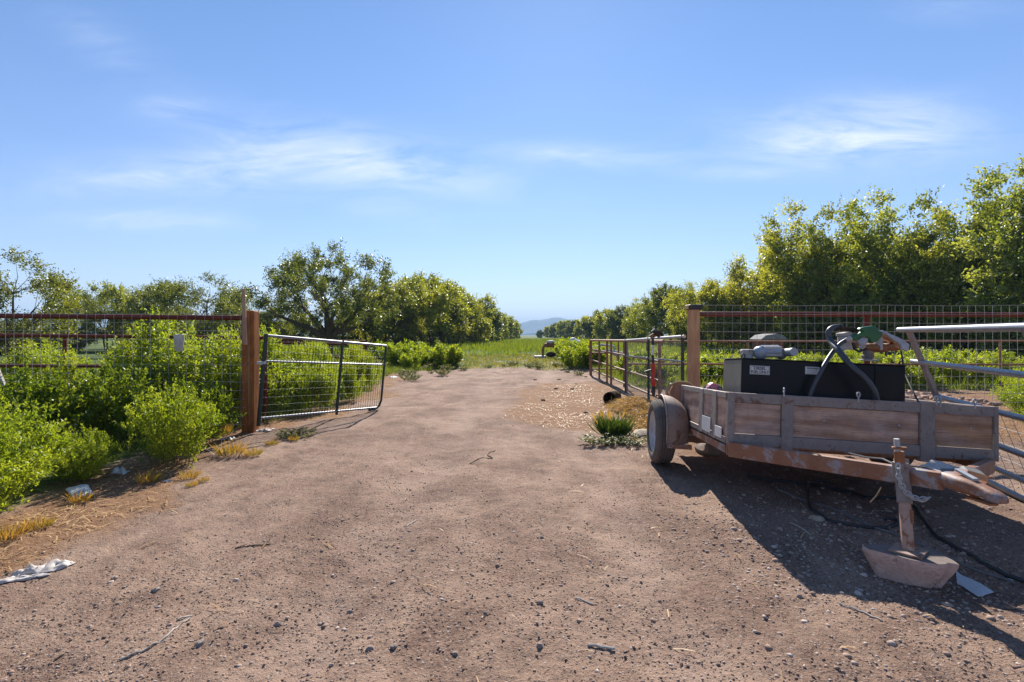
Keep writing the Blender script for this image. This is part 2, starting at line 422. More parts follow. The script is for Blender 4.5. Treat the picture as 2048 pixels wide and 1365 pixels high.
def gz(X, Y):
    X = np.asarray(X, float); Y = np.asarray(Y, float)
    far = sstep(60, 25, np.hypot(X, Y))
    h = fbm(X, Y, .35, 3, 21) * .07 * far
    h = h + (fbm(X, Y, 2.2, 4, 31) * .04 + fbm(X, Y, 9, 4, 41) * .022) * far
    nr = sstep(14, 5, np.hypot(X, Y))
    rid = 1 - np.abs(fbm(X * 1.0, Y * .8, 26, 3, 51)) * 2
    h = h + nr * ((rid - .8) * .010 + fbm(X, Y, 60, 2, 61) * .011)
    # wheel ruts that run towards the far field
    for off, w, d in ((-1.05, .22, .022), (.62, .22, .022), (-.2, .5, -.012)):
        c = off + .035 * Y + .12 * np.sin(Y * .35)
        h = h - d * np.exp(-((X - c) / w) ** 2) * far
    for (a, b, dd) in ((2.35, 2.95, .035),):
        h = h - dd * np.exp(-((X - a) ** 2 + (Y - b) ** 2) / .5)
    return h
def gz1(x, y): return float(gz(np.array([x]), np.array([y]))[0])

# ------------------------------------------------------------------ ground
def make_ground():
    u = np.concatenate([-np.geomspace(9, 1.22, 22)[:-1], np.linspace(-1.2, 1.2, 470), np.geomspace(1.22, 9, 22)[1:]])
    ys = [-30, -22, -15, -10, -7, -5, -3.5, -2.5, -1.6, -.9, -.3, .2, .6, .95]
    y = 1.15
    while y < 6000:
        ys.append(y); y += .0062 * math.hypot(y, 2.2) if y < 16 else (.011 * y if y < 60 else .07 * y)
    ys.append(7000.0)
    ys = np.array(ys); w = np.sqrt(ys**2 + 4.5) * 1.0
    X = u[None, :] * w[:, None] + 0.35; Y = np.repeat(ys[:, None], len(u), 1)
    Z = gz(X, Y)
    V = np.stack([X, Y, Z], -1).reshape(-1, 3)
    nr, nc = X.shape
    i = np.arange(nr*nc).reshape(nr, nc)
    F = np.stack([i[:-1,:-1], i[:-1,1:], i[1:,1:], i[1:,:-1]], -1).reshape(-1, 4)
    st, gr, fi, ol = zones(X, Y)
    m, nt = new_mat('ground_soil'); N = NT(nt)
    at = N.n('ShaderNodeVertexColor', layer_name='zones'); sp = N.n('ShaderNodeSeparateColor'); N.L(at.outputs[0], sp.inputs[0])
    trk = at.outputs['Alpha']
    g = N.n('ShaderNodeNewGeometry'); pos = g.outputs['Position']
    n_big = N.noise(pos, .55, 4, .55); n_mid = N.noise(pos, 3.2, 6, .62, .2); n_f = N.noise(pos, 38, 5, .7); n_ff = N.noise(pos, 150, 3, .7)
    vor = N.n('ShaderNodeTexVoronoi'); N.L(pos, vor.inputs['Vector']); vor.inputs['Scale'].default_value = 52
    soil = N.mix(N.ramp(n_mid, [(.36, 0.0), (.66, 1.0)]), (.255, .158, .108), (.39, .265, .19))
    soil = N.mix(N.ramp(n_big, [(.40, 0.0), (.64, .8)]), soil, (.28, .18, .128))
    soil = N.mix(N.ramp(n_f, [(.30, .85), (.52, 0.0)]), soil, (.10, .066, .052))
    soil = N.mix(N.ramp(n_ff, [(.60, 0.0), (.78, .6)]), soil, (.36, .28, .24))
    streak = N.noise(N.map(pos, (7.5, .55, 1), (0, 0, R(2))), 1.0, 5, .65, .25)
    soil = N.mix(N.math('MULTIPLY', N.ramp(streak, [(.45, 0.0), (.66, .6)]), N.ramp(n_big, [(.3, .4), (.6, 1.0)])), soil, (.165, .104, .078))
    soil = N.mix(N.math('MULTIPLY', trk, N.ramp(streak, [(.35, .12), (.6, .55)])), soil, (.36, .255, .20))
    clump = N.noise(pos, 70, 4, .7, .8)
    gpat = N.ramp(N.noise(N.map(pos, (1, .7, 1)), 1.25, 5, .62, .5), [(.40, 0.0), (.60, 1.0)])   # gravelly patches between packed ones
    soil = N.mix(N.math('MULTIPLY', gpat, .55), soil, (.19, .118, .088))
    soil = N.mix(N.math('MULTIPLY', N.math('SUBTRACT', 1.0, gpat), .35), soil, (.44, .31, .23))
    pits = N.ramp(N.math('ADD', clump, N.math('MULTIPLY', gpat, -.055)), [(.33, .9), (.42, 0.0)])
    soil = N.mix(pits, soil, (.095, .058, .044))
    chips = N.noise(pos, 60, 2, .6, .2)
    soil = N.mix(N.math('MULTIPLY', N.ramp(chips, [(.66, 0.0), (.72, .7)]), gpat), soil, (.50, .41, .35))
    # sprinkled small grit: a few cells paler or darker than the soil
    vs = N.n('ShaderNodeSeparateColor'); N.L(vor.outputs['Color'], vs.inputs[0])
    inside = N.ramp(vor.outputs['Distance'], [(.22, 1.0), (.38, 0.0)])
    soil = N.mix(N.math('MULTIPLY', inside, N.ramp(vs.outputs[0], [(.86, 0.0), (.9, .8)])), soil, (.42, .34, .30))
    soil = N.mix(N.math('MULTIPLY', inside, N.ramp(vs.outputs[1], [(.80, 0.0), (.86, .85)])), soil, (.07, .05, .042))
    sx = N.noise(N.map(pos, (1, 4.5, 1), (0, 0, R(25))), 28, 5, .7, .8)
    strawc = N.mix(N.ramp(sx, [(.38, 0.0), (.66, 1.0)]), (.19, .092, .05), (.33, .205, .115))
    grc = N.mix(N.ramp(N.noise(pos, 9, 5, .7), [(.35, 0.0), (.65, 1.0)]), (.045, .075, .016), (.12, .15, .035))
    tan = N.mix(N.ramp(n_mid, [(.4, 0.0), (.6, 1.0)]), (.27, .21, .13), (.16, .16, .06))
    brk = N.math('MULTIPLY', N.math('SUBTRACT', n_mid, .5), .9)
    sm = N.ramp(N.math('ADD', sp.outputs[0], brk), [(.25, 0.0), (.6, 1.0)])
    gm = N.ramp(N.math('ADD', sp.outputs[1], brk), [(.3, 0.0), (.62, 1.0)])
    fm = N.ramp(N.math('ADD', sp.outputs[2], brk), [(.25, 0.0), (.6, 1.0)])
    col = N.mix(sm, soil, strawc); col = N.mix(fm, col, tan); col = N.mix(gm, col, grc)
    h = N.math('ADD', N.math('MULTIPLY', n_f, 1.0), N.math('ADD', N.math('MULTIPLY', n_ff, .4), N.math('MULTIPLY', clump, .6)))
    h = N.math('ADD', h, N.math('MULTIPLY', inside, N.math('MULTIPLY', vs.outputs[1], .3)))
    N.out(N.bsdf(col, .95, 0, N.bump(h, .9, .016), .12))
    o = fastmesh('ground', V, F, m, kind='structure', smooth=True)
    ca = o.data.color_attributes.new('zones', 'FLOAT_COLOR', 'POINT')
    tk_ = sum(np.exp(-((X - (off + .035*Y + .12*np.sin(Y*.35))) / .24) ** 4) for off in (-1.05, .62)) * (1 - fi)
    c = np.stack([st, gr, fi, np.clip(tk_, 0, 1)], -1).astype(np.float32).ravel()
    ca.data.foreach_set('color', c)
    return o
make_ground()

# mountains, 4 km off, seen through the air
def make_mountain():
    rng = np.random.default_rng(5)
    xs = np.linspace(-2600, 3600, 260); ys = np.linspace(3600, 5200, 50)
    X, Y = np.meshgrid(xs, ys)
    pr = np.interp(xs, [-2600, -900, -100, 20, 60, 95, 140, 185, 235, 290, 340, 400, 480, 560, 900, 1500, 2500, 3600],
                   [40, 70, 62, 80, 96, 108, 120, 128, 124, 134, 138, 138, 126, 112, 100, 80, 60, 30])
    prof = pr[None, :] * np.exp(-((Y - 4200) / 420) ** 2)
    Z = prof * (1 + .16 * fbm(X, Y, 1/160, 5, 77)) + fbm(X, Y, 1/90, 4, 78) * 14 * (prof > 8) - 3
    V = np.stack([X, Y, Z], -1).reshape(-1, 3); nr, nc = X.shape
    i = np.arange(nr*nc).reshape(nr, nc)
    F = np.stack([i[:-1,:-1], i[:-1,1:], i[1:,1:], i[1:,:-1]], -1).reshape(-1, 4)
    m = surface('mountain_scrub', (.07, .085, .06), (.12, .11, .085), scale=.012, fine=.08, rough=.95, spec=.05, bump=.3, bdist=3)
    fastmesh('distant_mountains', V, F, m, kind='structure', smooth=True)
make_mountain()

# the air between here and the mountains
hm, hnt = new_mat('haze_air'); HN = NT(hnt)
pv = HN.n('ShaderNodeVolumePrincipled'); pv.inputs['Color'].default_value = (.46, .70, 1, 1); pv.inputs['Density'].default_value = 0.00028
pv.inputs['Anisotropy'].default_value = 0.0
ho = HN.n('ShaderNodeOutputMaterial'); HN.L(pv.outputs[0], ho.inputs['Volume'])
MB().box((-70000, -60, -60), (70000, 7300, 210)).build('haze', hm, kind='stuff')

# ------------------------------------------------------------------ leaf engine
def unit(v): return v / np.maximum(np.linalg.norm(v, axis=-1, keepdims=True), 1e-9)
def leaf_quads(C, D, L, W, rng, droop=.3):
    """diamond leaves: centre base C, axis D, length L, width W -> V,F"""
    n = len(C)
    r = unit(rng.normal(size=(n, 3))); S = unit(np.cross(D, r)); U = np.cross(S, D)
    L = L[:, None]; W = W[:, None]
    a = C; b = C + D * L * .45 + S * W * .5 + U * L * .06; c = C + D * L - U * L * droop * .3; d = C + D * L * .45 - S * W * .5 + U * L * .06
    V = np.stack([a, b, c, d], 1).reshape(-1, 3)
    F = np.arange(4*n).reshape(n, 4)
    return V, F
def twig_leaves(base, dirs, length, per, L, W, rng, spread=.9, jitter=.02):
    """leaves set along twigs"""
    n = len(base)
    t = rng.uniform(.12, 1.02, size=(n, per))
    bend = rng.normal(size=(n, 1, 3)) * .12
    C = base[:, None] + dirs[:, None] * (length[:, None] * t)[..., None] + bend * (t**2)[..., None] * length[:, None, None]
    C = C + rng.normal(size=C.shape) * jitter
    D = unit(dirs[:, None] * .7 + rng.normal(size=C.shape) * spread)
    C = C.reshape(-1, 3); D = D.reshape(-1, 3); m = len(C)
    return leaf_quads(C, D, L * rng.uniform(.65, 1.25, m), W * rng.uniform(.7, 1.2, m), rng)

SPIRES = [(0, .1, 1.0, .40), (.5, .2, .88, .36), (-.5, -.1, .93, .36), (.15, -.55, .80, .36), (-.25, .55, .86, .34), (.68, -.3, .68, .32), (-.72, .35, .70, .32)]
def build_tree(name, seed, H, Wd, leafmat, trunk_h=.25, nclump=70, twigs=26, per=9, leaf=(.10, .055), tr=.14, style='oval', twiglen=.55, stems=1, low=.2, flat=1.0):
    rng = np.random.default_rng(seed); rnd = random.Random(seed)
    root = empty(name)
    tb = MB(); z0 = H * trunk_h
    # clump centres in the crown volume, hollow inside
    cs = []
    tries = 0
    while len(cs) < nclump and tries < 40000:
        tries += 1
        p = rng.uniform(-1, 1, 3); rr = np.linalg.norm(p)
        if rr > 1 or rr < .38: continue
        x, y, z = p
        zz = (z + 1) / 2
        if style == 'spires':
            k = rng.integers(0, len(SPIRES)); sx_, sy_, sh, sr = SPIRES[k]; t_ = zz
            rad = sr * (1.05 - t_) ** .55 * (.55 + .6 * math.sin(math.pi * min(1, t_ * .9 + .25)))
            q = np.array([(sx_ * (.55 + .6 * t_) + x * rad) * Wd / 2, (sy_ * (.55 + .6 * t_) + y * rad) * Wd / 2, H * (low + (sh - low) * t_) - twiglen * .3])
            if any(np.linalg.norm(q - c) < Wd * .075 for c in cs): continue
            cs.append(q); continue
        if style == 'spread': wf = .50 + .55 * math.sin(math.pi * min(1, .18 + zz * .80))
        elif style == 'vase': wf = .35 + .8 * zz ** .7 * (1.15 - .45 * zz)
        elif style == 'bushy': wf = 1.02 - .35 * zz
        else: wf = .75 + .35 * math.sin(math.pi * (zz * .85 + .1))
        q = np.array([x * Wd/2 * wf, y * Wd/2 * wf, H * (low + (1 - low) * (zz ** .9)) - twiglen * .35])
        # lumpy silhouette
        az = math.atan2(y, x)
        lump = 1 + .20 * math.sin(az * 3 + seed) + .14 * math.sin(az * 5 + z * 4 + seed * 2) + rng.normal() * .06
        q[:2] *= lump; q[2] *= (1 + .07 * math.sin(az * 2 + seed * 1.7)) * flat
        if any(np.linalg.norm(q - c) < Wd * .085 for c in cs): continue
        cs.append(q)
    cs = np.array(cs)
    # trunks and limbs
    bases = []
    for s in range(stems):
        a = 2*math.pi*s/stems + rnd.random()
        off = 0 if stems == 1 else tr * 2.2
        b0 = Vector((math.cos(a)*off, math.sin(a)*off, -.05))
        lean = Vector((math.cos(a), math.sin(a), 0)) * (0 if stems == 1 else H * .07)
        top = Vector((b0.x + lean.x + rnd.uniform(-.1,.1), b0.y + lean.y + rnd.uniform(-.1,.1), z0))
        mid = (b0 + top) / 2 + Vector((rnd.uniform(-.06,.06), rnd.uniform(-.06,.06), 0)) * H * .2
        r0 = tr / (stems ** .4)
        tb.tube([b0, b0 + (mid-b0)*.25, mid, top], [r0*1.45, r0*1.08, r0*.95, r0*.85], 9)
        bases.append((top, r0*.85))
    nl = 7 if stems == 1 else 3
    limbs = []
    # limb ends: farthest-point pick among clumps pulled inwards
    pick = []
    order = rng.permutation(len(cs))
    for idx in order:
        if all(np.linalg.norm(cs[idx]-cs[j]) > Wd*.25 for j in pick): pick.append(idx)
        if len(pick) >= nl * stems + 3: break
    for j in pick:
        e = Vector(cs[j]) * .62; e.z = z0 + (cs[j][2] - z0) * .6
        b, r = min(bases, key=lambda q: (q[0] - e).length + rnd.random() * .5)
        m1 = b + (e - b) * .5 + Vector((rnd.uniform(-1,1), rnd.uniform(-1,1), rnd.uniform(-.1,.9))) * H * .035
        tb.tube([b - Vector((0,0,r)), b + (m1-b)*.4 + Vector((0,0,.03*H*rnd.random())), m1, e], [r*.8, r*.58, r*.44, r*.30], 6)
        limbs.append((e, r*.30)); limbs.append((m1, r*.4))
    for c in cs:
        c = Vector(c); b, r = min(limbs, key=lambda q: (q[0]-c).length)
        m1 = b + (c-b)*.5 + Vector((rnd.uniform(-1,1), rnd.uniform(-1,1), rnd.uniform(-.3,1))) * .08 * (c-b).length
        rr = min(r*.55, .035)
        tb.tube([b, m1, c], [rr, rr*.6, rr*.3], 4)
        d = (c - b).normalized()
    tb.build('trunk', M['bark'], root, smooth=True)
    # twigs with leaves
    ctr = np.array([0, 0, H * (low + .35)])
    n = len(cs) * twigs
    base = np.repeat(cs, twigs, 0) + rng.normal(size=(n, 3)) * twiglen * .28
    outv = unit(np.repeat(cs, twigs, 0) - ctr)
    dirs = unit(outv * .75 + rng.normal(size=(n, 3)) * .62 + np.array([0, 0, .32]))
    ln = twiglen * rng.uniform(.45, 1.25, n)
    V, F = twig_leaves(base, dirs, ln, per, leaf[0], leaf[1], rng, 1.0, twiglen * .05)
    cr = fastmesh('crown', V, F, leafmat, root, kind='stuff')
    return root

def build_bush(name, seed, H, Wd, leafmat, nstem=46, side=9, per=9, leaf=(.045, .012), upright=.9, stemr=.006, fill=1.0):
    rng = np.random.default_rng(seed); root = empty(name)
    # stems fan from the base
    a = rng.uniform(0, 2*np.pi, nstem); rr = np.sqrt(rng.uniform(0, 1, nstem))
    tip = np.stack([np.cos(a)*rr*Wd/2, np.sin(a)*rr*Wd/2, H * (1 - .45 * rr**2) * rng.uniform(.72, 1.05, nstem)], -1)
    bas = np.stack([np.cos(a)*rr*Wd*.22, np.sin(a)*rr*Wd*.22, np.zeros(nstem)], -1)
    mb = MB()
    B = []; D = []; Ls = []
    for i in range(nstem):
        b = Vector(bas[i]); t = Vector(tip[i]); m = b + (t-b)*.5 + Vector(((t-b).x*-.12, (t-b).y*-.12, H*.06))
        if i % 2 == 0: mb.tube([b - Vector((0, 0, .03)), m, t], [stemr, stemr*.7, stemr*.3], 4, cap=False)
        ts = rng.uniform(.10 if fill > .9 else .3, 1.0, side)
        for q in ts:
            p = b.lerp(m, q*2) if q < .5 else m.lerp(t, q*2-1)
            d = (t - b).normalized()
            rv = Vector(rng.normal(size=3)); dv = (d * .55 + rv * .45 + Vector((0, 0, .35 * upright))).normalized()
            B.append(p); D.append(dv); Ls.append(H * .24 * (1.15 - .55*q) * rng.uniform(.6, 1.2))
        B.append(t - (t-m).normalized()*H*.12); D.append(((t-m).normalized() + Vector((0,0,.3))).normalized()); Ls.append(H*.2)
    mb.build('stem', M['stem'], root)
    V, F = twig_leaves(np.array(B), np.array(D), np.array(Ls), per, leaf[0], leaf[1], rng, .75, .006)
    V[:, 2] = np.maximum(V[:, 2], -.01)
    fastmesh('foliage', V, F, leafmat, root, kind='stuff')
    return root

def place(proto, used, x, y, z=0, rz=0, s=1, sz=None):
    o = proto if not used.get(proto.name) else copy_tree(proto)
    used[proto.name] = True
    o.location = (x, y, z); o.rotation_euler = (0, 0, rz); o.scale = (s, s, sz or s)
    return o
used = {}
# ------------------------------------------------------------------ trees
TP = {
 'elmA': build_tree('elm_tree', 11, 6.6, 5.6, M['leaf_elm'], .22, 118, 34, 10, (.13, .07), .13, 'spires', .56, 3, .10),
 'elmB': build_tree('elm_tree', 12, 6.6, 5.4, M['leaf_elm'], .2, 112, 34, 10, (.13, .07), .12, 'spires', .6, 3, .12),
 'elmC': build_tree('elm_tree', 13, 6.6, 5.8, M['leaf_pale'], .2, 120, 34, 10, (.12, .065), .13, 'spires', .56, 2, .08),
 'big': build_tree('spreading_tree', 21, 8.2, 11.4, M['leaf_dark'], .16, 92, 46, 9, (.16, .09), .42, 'spread', .74, 1, .24),
 'roundA': build_tree('round_tree', 31, 7, 7.2, M['leaf_elm'], .25, 80, 36, 9, (.19, .11), .16, 'oval', .75, 3, .26),
 'roundB': build_tree('round_tree', 32, 7, 6.8, M['leaf_dark'], .28, 76, 36, 9, (.19, .11), .16, 'spread', .75, 2, .28),
 'thin': build_tree('open_tree', 41, 5, 6.0, M['leaf_dark'], .28, 58, 40, 9, (.11, .06), .13, 'spread', .6, 1, .22),
 'far': build_tree('hedgerow_tree', 51, 7, 7.5, M['leaf_elm'], .1, 64, 34, 9, (.30, .18), .15, 'bushy', .9, 2, .04),
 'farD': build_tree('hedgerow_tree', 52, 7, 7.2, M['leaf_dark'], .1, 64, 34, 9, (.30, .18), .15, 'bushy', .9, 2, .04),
}
HT = {'elmA': 6.6, 'elmB': 6.6, 'elmC': 6.6, 'big': 8.2, 'roundA': 7, 'roundB': 7, 'thin': 5, 'far': 7, 'farD': 7}
rt = random.Random(99)
def tree_at(k, px, top, d, label, group=None, wide=1.0, rz=None):
    x = (px - 1024) / 1024 * d; h = CAMZ + (670 - top) / 1024 * d
    s = h / HT[k] * (1.03 if k.startswith('elm') else .97)
    o = place(TP[k], used, x, d, -.03, rz if rz is not None else rt.uniform(0, 6.28), s * wide, s)
    tag(o, label, 'tree', group)
    return o
# right hand row, near to far
GR = 'trees in the row right of the road'
right = [
 ('elmC', 1990, 345, 13.6, 'pale leafed tree with a rounded top left of the tree cut by the right edge', .9),
 ('elmC', 2085, 318, 12.3, 'tallest pale leafed tree, cut by the right edge of the photograph', 1.0),
 ('elmA', 1900, 415, 15.0, 'light green tree just left of the tallest one, above the grey tube panel', 1.0),
 ('elmB', 1775, 405, 16.5, 'bright green tree with twin pointed tops above the black fuel tank', .95),
 ('elmA', 1690, 400, 18.5, 'upright tree with a spiky top between the twin topped tree and the slanting one', .9),
 ('elmB', 1600, 425, 20.0, 'tree with an open left side where the tall part of the right row starts', .95),
 ('elmB', 1535, 480, 22.0, 'low bushy tree rising behind the round gate post', 1.0),
 ('elmA', 1475, 528, 24.0, 'dark topped bushy tree right of the round gate post', 1.0),
]
for k, px, top, d, lb, w in right: tree_at(k, px, top, d * 1.85, lb, GR, w)
tree_at('elmB', 2150, 370, 27, 'tree at the right edge seen behind the tallest pale one', GR)
# second rank that closes the gaps low down
for px, top, d in ((1560, 560, 27), (1660, 520, 25), (1745, 500, 24), (1840, 500, 23), (1940, 480, 22), (2040, 460, 21), (2130, 450, 21), (1500, 590, 31)):
    o = tree_at('roundA' if px % 40 else 'roundB', px, top, d * 1.75, 'tree half hidden in the rank behind the tall right row', GR + ', rear rank', 1.0)
mids = [(1425, 562, 31), (1385, 572, 36), (1345, 570, 42), (1310, 590, 48), (1275, 602, 55), (1245, 612, 63), (1218, 618, 72), (1195, 622, 84), (1172, 632, 97), (1150, 640, 112), (1130, 640, 128), (1112, 646, 146), (1098, 652, 168), (1080, 660, 150)]
for i, (px, top, d) in enumerate(mids):
    tree_at(('roundA', 'elmB', 'roundB')[i % 3] if i < 5 else ('far', 'farD')[i % 2], px, top, d * 1.45,
            ['leafy tree directly left of the round gate post', 'second tree left of the round gate post', 'tree above the red handled tool', 'tree above the mesh gate', 'tree above the rusty corral panel'][i] if i < 5 else 'small hedgerow tree where the right row runs off towards the mountains', GR if i < 5 else GR + ', far end')
# left: big tree, row behind it, far hedgerow
tree_at('big', 655, 497, 35, 'big spreading tree with dark forked limbs behind the open left gate', rz=.6)
LR = 'trees of the dense row left of the road'
lr = [(800, 562, 46), (838, 548, 50), (872, 556, 56), (905, 572, 63), (930, 590, 72), (955, 604, 84), (978, 616, 98), (998, 626, 118), (1014, 633, 138), (1026, 640, 160), (765, 585, 52), (735, 600, 56)]
for i, (px, top, d) in enumerate(lr):
    tree_at(('roundA', 'roundA', 'roundB', 'roundA')[i % 4] if i < 4 or i > 9 else ('far', 'farD')[i % 2], px, top, d,
            ('first tree of the dense row, right beside the big spreading tree', 'tallest tree of the dense row left of the road', 'third tree of the dense row, round and sunlit', 'fourth tree of the dense row, where its top starts to drop')[i] if i < 4 else
            ('tree half hidden behind the right side of the big spreading tree' if i > 9 else 'hedgerow tree of the shrinking far part of the left row'), LR if i < 4 else (LR + ', hidden part' if i > 9 else LR + ', far part'), 1.05)
for px, d in ((735, 64), (775, 60), (815, 62), (855, 68), (890, 76), (925, 88)):  # rank added behind the trunks; its dark leaves stand for shade
    tree_at('farD', px, 652, d, 'low tree added with dark leaves for the shade between the left row trunks', LR + ', shaded foot', 1.5)
LL = 'trees on the skyline behind the left fence'
for k, px, top, d, lb, w in (
    ('thin', 18, 512, 19, 'thin see-through tree with bare grey limbs at the left edge', .95),
    ('thin', 158, 590, 40, 'sparse grey green tree right of the edge tree', .8),
    ('roundA', 215, 565, 44, 'round light green tree, second clump on the left skyline', .82),
    ('roundB', 318, 565, 44, 'dark round tree in the middle of the left skyline', .85),
    ('thin', 408, 556, 36, 'loose olive tree with an open top near the nailed board', 1.1),
    ('roundB', 462, 590, 42, 'green tree directly behind the nailed board', .7),
    ('roundB', 545, 615, 48, 'dark tree low behind the left limbs of the big spreading tree', 1.0)):
    tree_at(k, px, top, d, lb, LL, w)
for px, d in ((60, 40), (130, 42), (270, 50), (370, 50), (440, 52), (510, 52), (600, 56), (690, 60), (0, 34)):  # leaf colour kept dark here as the shade under the skyline crowns
    tree_at('farD', px, 640 if px < 200 else 625, d, 'low tree, leaves darkened for shade, filling the foot of the left skyline', LL + ', low rank', 1.25)
# dark shrubs closing the foot of the right row
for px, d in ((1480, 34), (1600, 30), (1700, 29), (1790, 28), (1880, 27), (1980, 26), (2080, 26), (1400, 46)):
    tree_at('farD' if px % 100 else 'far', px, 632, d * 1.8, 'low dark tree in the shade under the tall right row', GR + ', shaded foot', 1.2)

# ------------------------------------------------------------------ weeds
BP = {
 'wA': build_bush('weed_bush', 101, 1.4, 1.35, M['leaf_weed'], 56, 17, 15, (.054, .020)),
 'wB': build_bush('weed_bush', 102, 1.0, 1.45, M['leaf_weed'], 66, 15, 14, (.044, .0165)),
 'wD': build_bush('weed_bush', 106, 1.0, 1.4, M['leaf_weed2'], 56, 14, 12, (.055, .026), 1.3),
 'wC': build_bush('weed_bush', 103, 1.55, 1.1, M['leaf_weed'], 46, 18, 14, (.055, .020), 1.6),
 'fa': build_bush('field_weed', 104, 1.0, 1.5, M['leaf_weed'], 40, 10, 9, (.10, .04), 1.4, .01),
 'gr': build_bush('grey_weed', 105, .35, .7, M['leaf_grey'], 30, 9, 9, (.035, .013), .6, .003),
}
rb = random.Random(5)
def bush(k, x, y, h, label, group=None, w=None, cat='weed bush'):
    H0 = {'wD': 1.0, 'wA': 1.4, 'wB': 1.0, 'wC': 1.55, 'fa': 1.0, 'gr': .35}[k]; s = h / H0
    o = place(BP[k], used, x, y, gz1(x, y) - .01, rb.uniform(0, 6.28), (w or 1) * s, s)
    return tag(o, label, cat, group)
bush('wB', -3.92, 3.55, .80, 'blurred green weed bush at the left edge, nearest the camera', w=.95)
bush('wB', -4.35, 4.3, .85, 'weed bush behind the nearest one at the left edge', w=.9)
bush('wB', -3.62, 5.45, .82, 'round bright green bush at the road edge, left of the orange post', w=.82)
bush('wB', -4.30, 5.1, .45, 'low sprawling weed above the white foam sheet', w=.95)
bush('wD', -3.95, 6.35, .85, 'weed bush between the round roadside bush and the fence', w=.8)
bush('wD', -5.7, 5.9, 1.0, 'large leafy weed bush in front of the left fence', w=.95)
bush('wD', -6.9, 6.1, 1.05, 'weed bush in front of the fence near the left edge', w=.9)
bush('wD', -5.0, 6.55, 1.0, 'weed bush with a dark hollow beneath it, against the left fence', w=.9)
for x, y, h, lb in ((-4.15, 4.85, .36, 'low weed between the nearest bush and the sprawling one'),):
    bush('wB', x, y, h, lb, w=1.25)
GL = 'tall weeds behind the left wire fence'
for x, y, h in ((-5.55, 7.95, 1.68), (-4.95, 7.75, 1.5), (-4.30, 7.75, 1.3), (-6.1, 8.3, 1.35), (-6.9, 8.0, 1.05), (-7.9, 8.6, 1.1), (-4.15, 8.7, 1.45), (-5.0, 9.0, 1.45),
                (-6.0, 9.4, 1.3), (-7.2, 9.5, 1.15), (-8.6, 9.8, 1.2), (-9.8, 10.6, 1.3), (-4.7, 10.0, 1.25)):
    bush(('wA', 'wC', 'wC')[rb.randrange(3)], x, y, h, 'tall bright green weed standing behind the left wire fence', GL)
GG = 'weeds seen through the left mesh gate'
for x, y, h in ((-4.0, 9.6, 1.15), (-3.9, 10.6, 1.15), (-3.5, 9.3, .9), (-4.4, 11.4, 1.2), (-3.7, 11.8, 1.1), (-4.9, 12.2, 1.2), (-4.0, 13, 1.15), (-3.3, 10.6, .8), (-5.2, 13.5, 1.15), (-4.4, 14.4, 1.1), (-3.6, 12.9, .9), (-5.6, 15, 1.1), (-4.9, 16.2, 1.1)):
    bush('wC' if rb.random() < .6 else 'wA', x, y, h, 'green weed growing behind the open left gate', GG, .85)
GF = 'bright green weeds left of the far end of the road'
for i in range(22):
    y = rb.uniform(19.5, 30); px = rb.uniform(765, 905) - (y - 19) * 2; x = (px - 1024) / 1024 * y
    bush('fa', x, y, rb.uniform(.65, 1.15), 'bright green weed beyond the left gate, at the edge of the field', GF, .9)
GD = 'green weeds around the debris right of the road'
for i in range(20):
    y = rb.uniform(20, 31); px = rb.uniform(1118, 1195) + (31 - y) * 1; x = (px - 1024) / 1024 * y
    bush('fa', x, y, rb.uniform(.7, 1.25) if px > 1130 else .5, 'bright green weed between the debris pile and the rusty corral', GD, .9)
GRW = 'weeds behind the fences on the right'
for i in range(58):
    y = rb.uniform(13.2, 19); x = rb.uniform(3.6, 17.5)
    bush('fa' if i % 3 else 'wA', x, y, rb.uniform(.55, 1.0), 'green weed in the pen behind the right fence', GRW, 1.0)
for x, y, h, lb in ((8.2, 8.0, .62, 'weed behind the grey tube panel at the right edge, upper one'), (7.35, 6.95, .5, 'weed behind the grey tube panel at the right edge, lower one'), (9.0, 8.9, .7, 'weed at the right edge behind the rear mesh')):
    bush('wB', x, y, h, lb)
GW = 'small grey green weeds at the end of the bare road'
for i in range(46):
    y = rb.uniform(17.0, 23.5); x = rb.uniform(-4.6, 3.6)
    if -2.2 < x < 1.8 and y < 19.5: continue
    bush('gr', x, y, rb.uniform(.1, .26), 'small grey green weed where the bare road meets the field', GW, 1.3, 'small weed')
bush('gr', -3.05, 15.1, .25, 'small lone weed on the road edge right of the open gate', w=1.6, cat='small weed')

# spiky plant beside the wheel
sp = empty('spiky_plant', (1.37, 6.95, gz1(1.37, 6.95)), 'dark green spiky clump with yellow seed tips beside the trailer wheel', 'plant')
rng = np.random.default_rng(8); n = 420
a = rng.uniform(0, 2*np.pi, n); r = np.sqrt(rng.uniform(0, 1, n)) * .14
B = np.stack([np.cos(a)*r, np.sin(a)*r, np.zeros(n)], -1); D = unit(np.stack([np.cos(a)*r*2.6, np.sin(a)*r*2.6, np.full(n, .62)], -1) + rng.normal(size=(n, 3))*.10)
V, F = leaf_quads(B, D, rng.uniform(.2, .38, n), np.full(n, .022), rng); fastmesh('leaf_blades', V, F, leafm('dark_spiky_leaf', (.05, .10, .025), (.09, .15, .04), (.04, .08, .02), .25), sp, kind='stuff')
n = 25; idx = rng.integers(0, 420, n)
V, F = leaf_quads(B[idx] + D[idx] * .26, D[idx], np.full(n, .13), np.full(n, .026), rng); fastmesh('seed_heads', V, F, M['tuft'], sp, kind='stuff')
for x, y, lb in ((1.15, 6.55, 'grey green mat of low weed left of the spiky plant'), (1.55, 6.5, 'grey green mat of low weed in front of the spiky plant'), (-2.9, 6.9, 'low grey weed at the foot of the left gate')):
    bush('gr', x, y, .13, lb, w=2.4, cat='small weed')

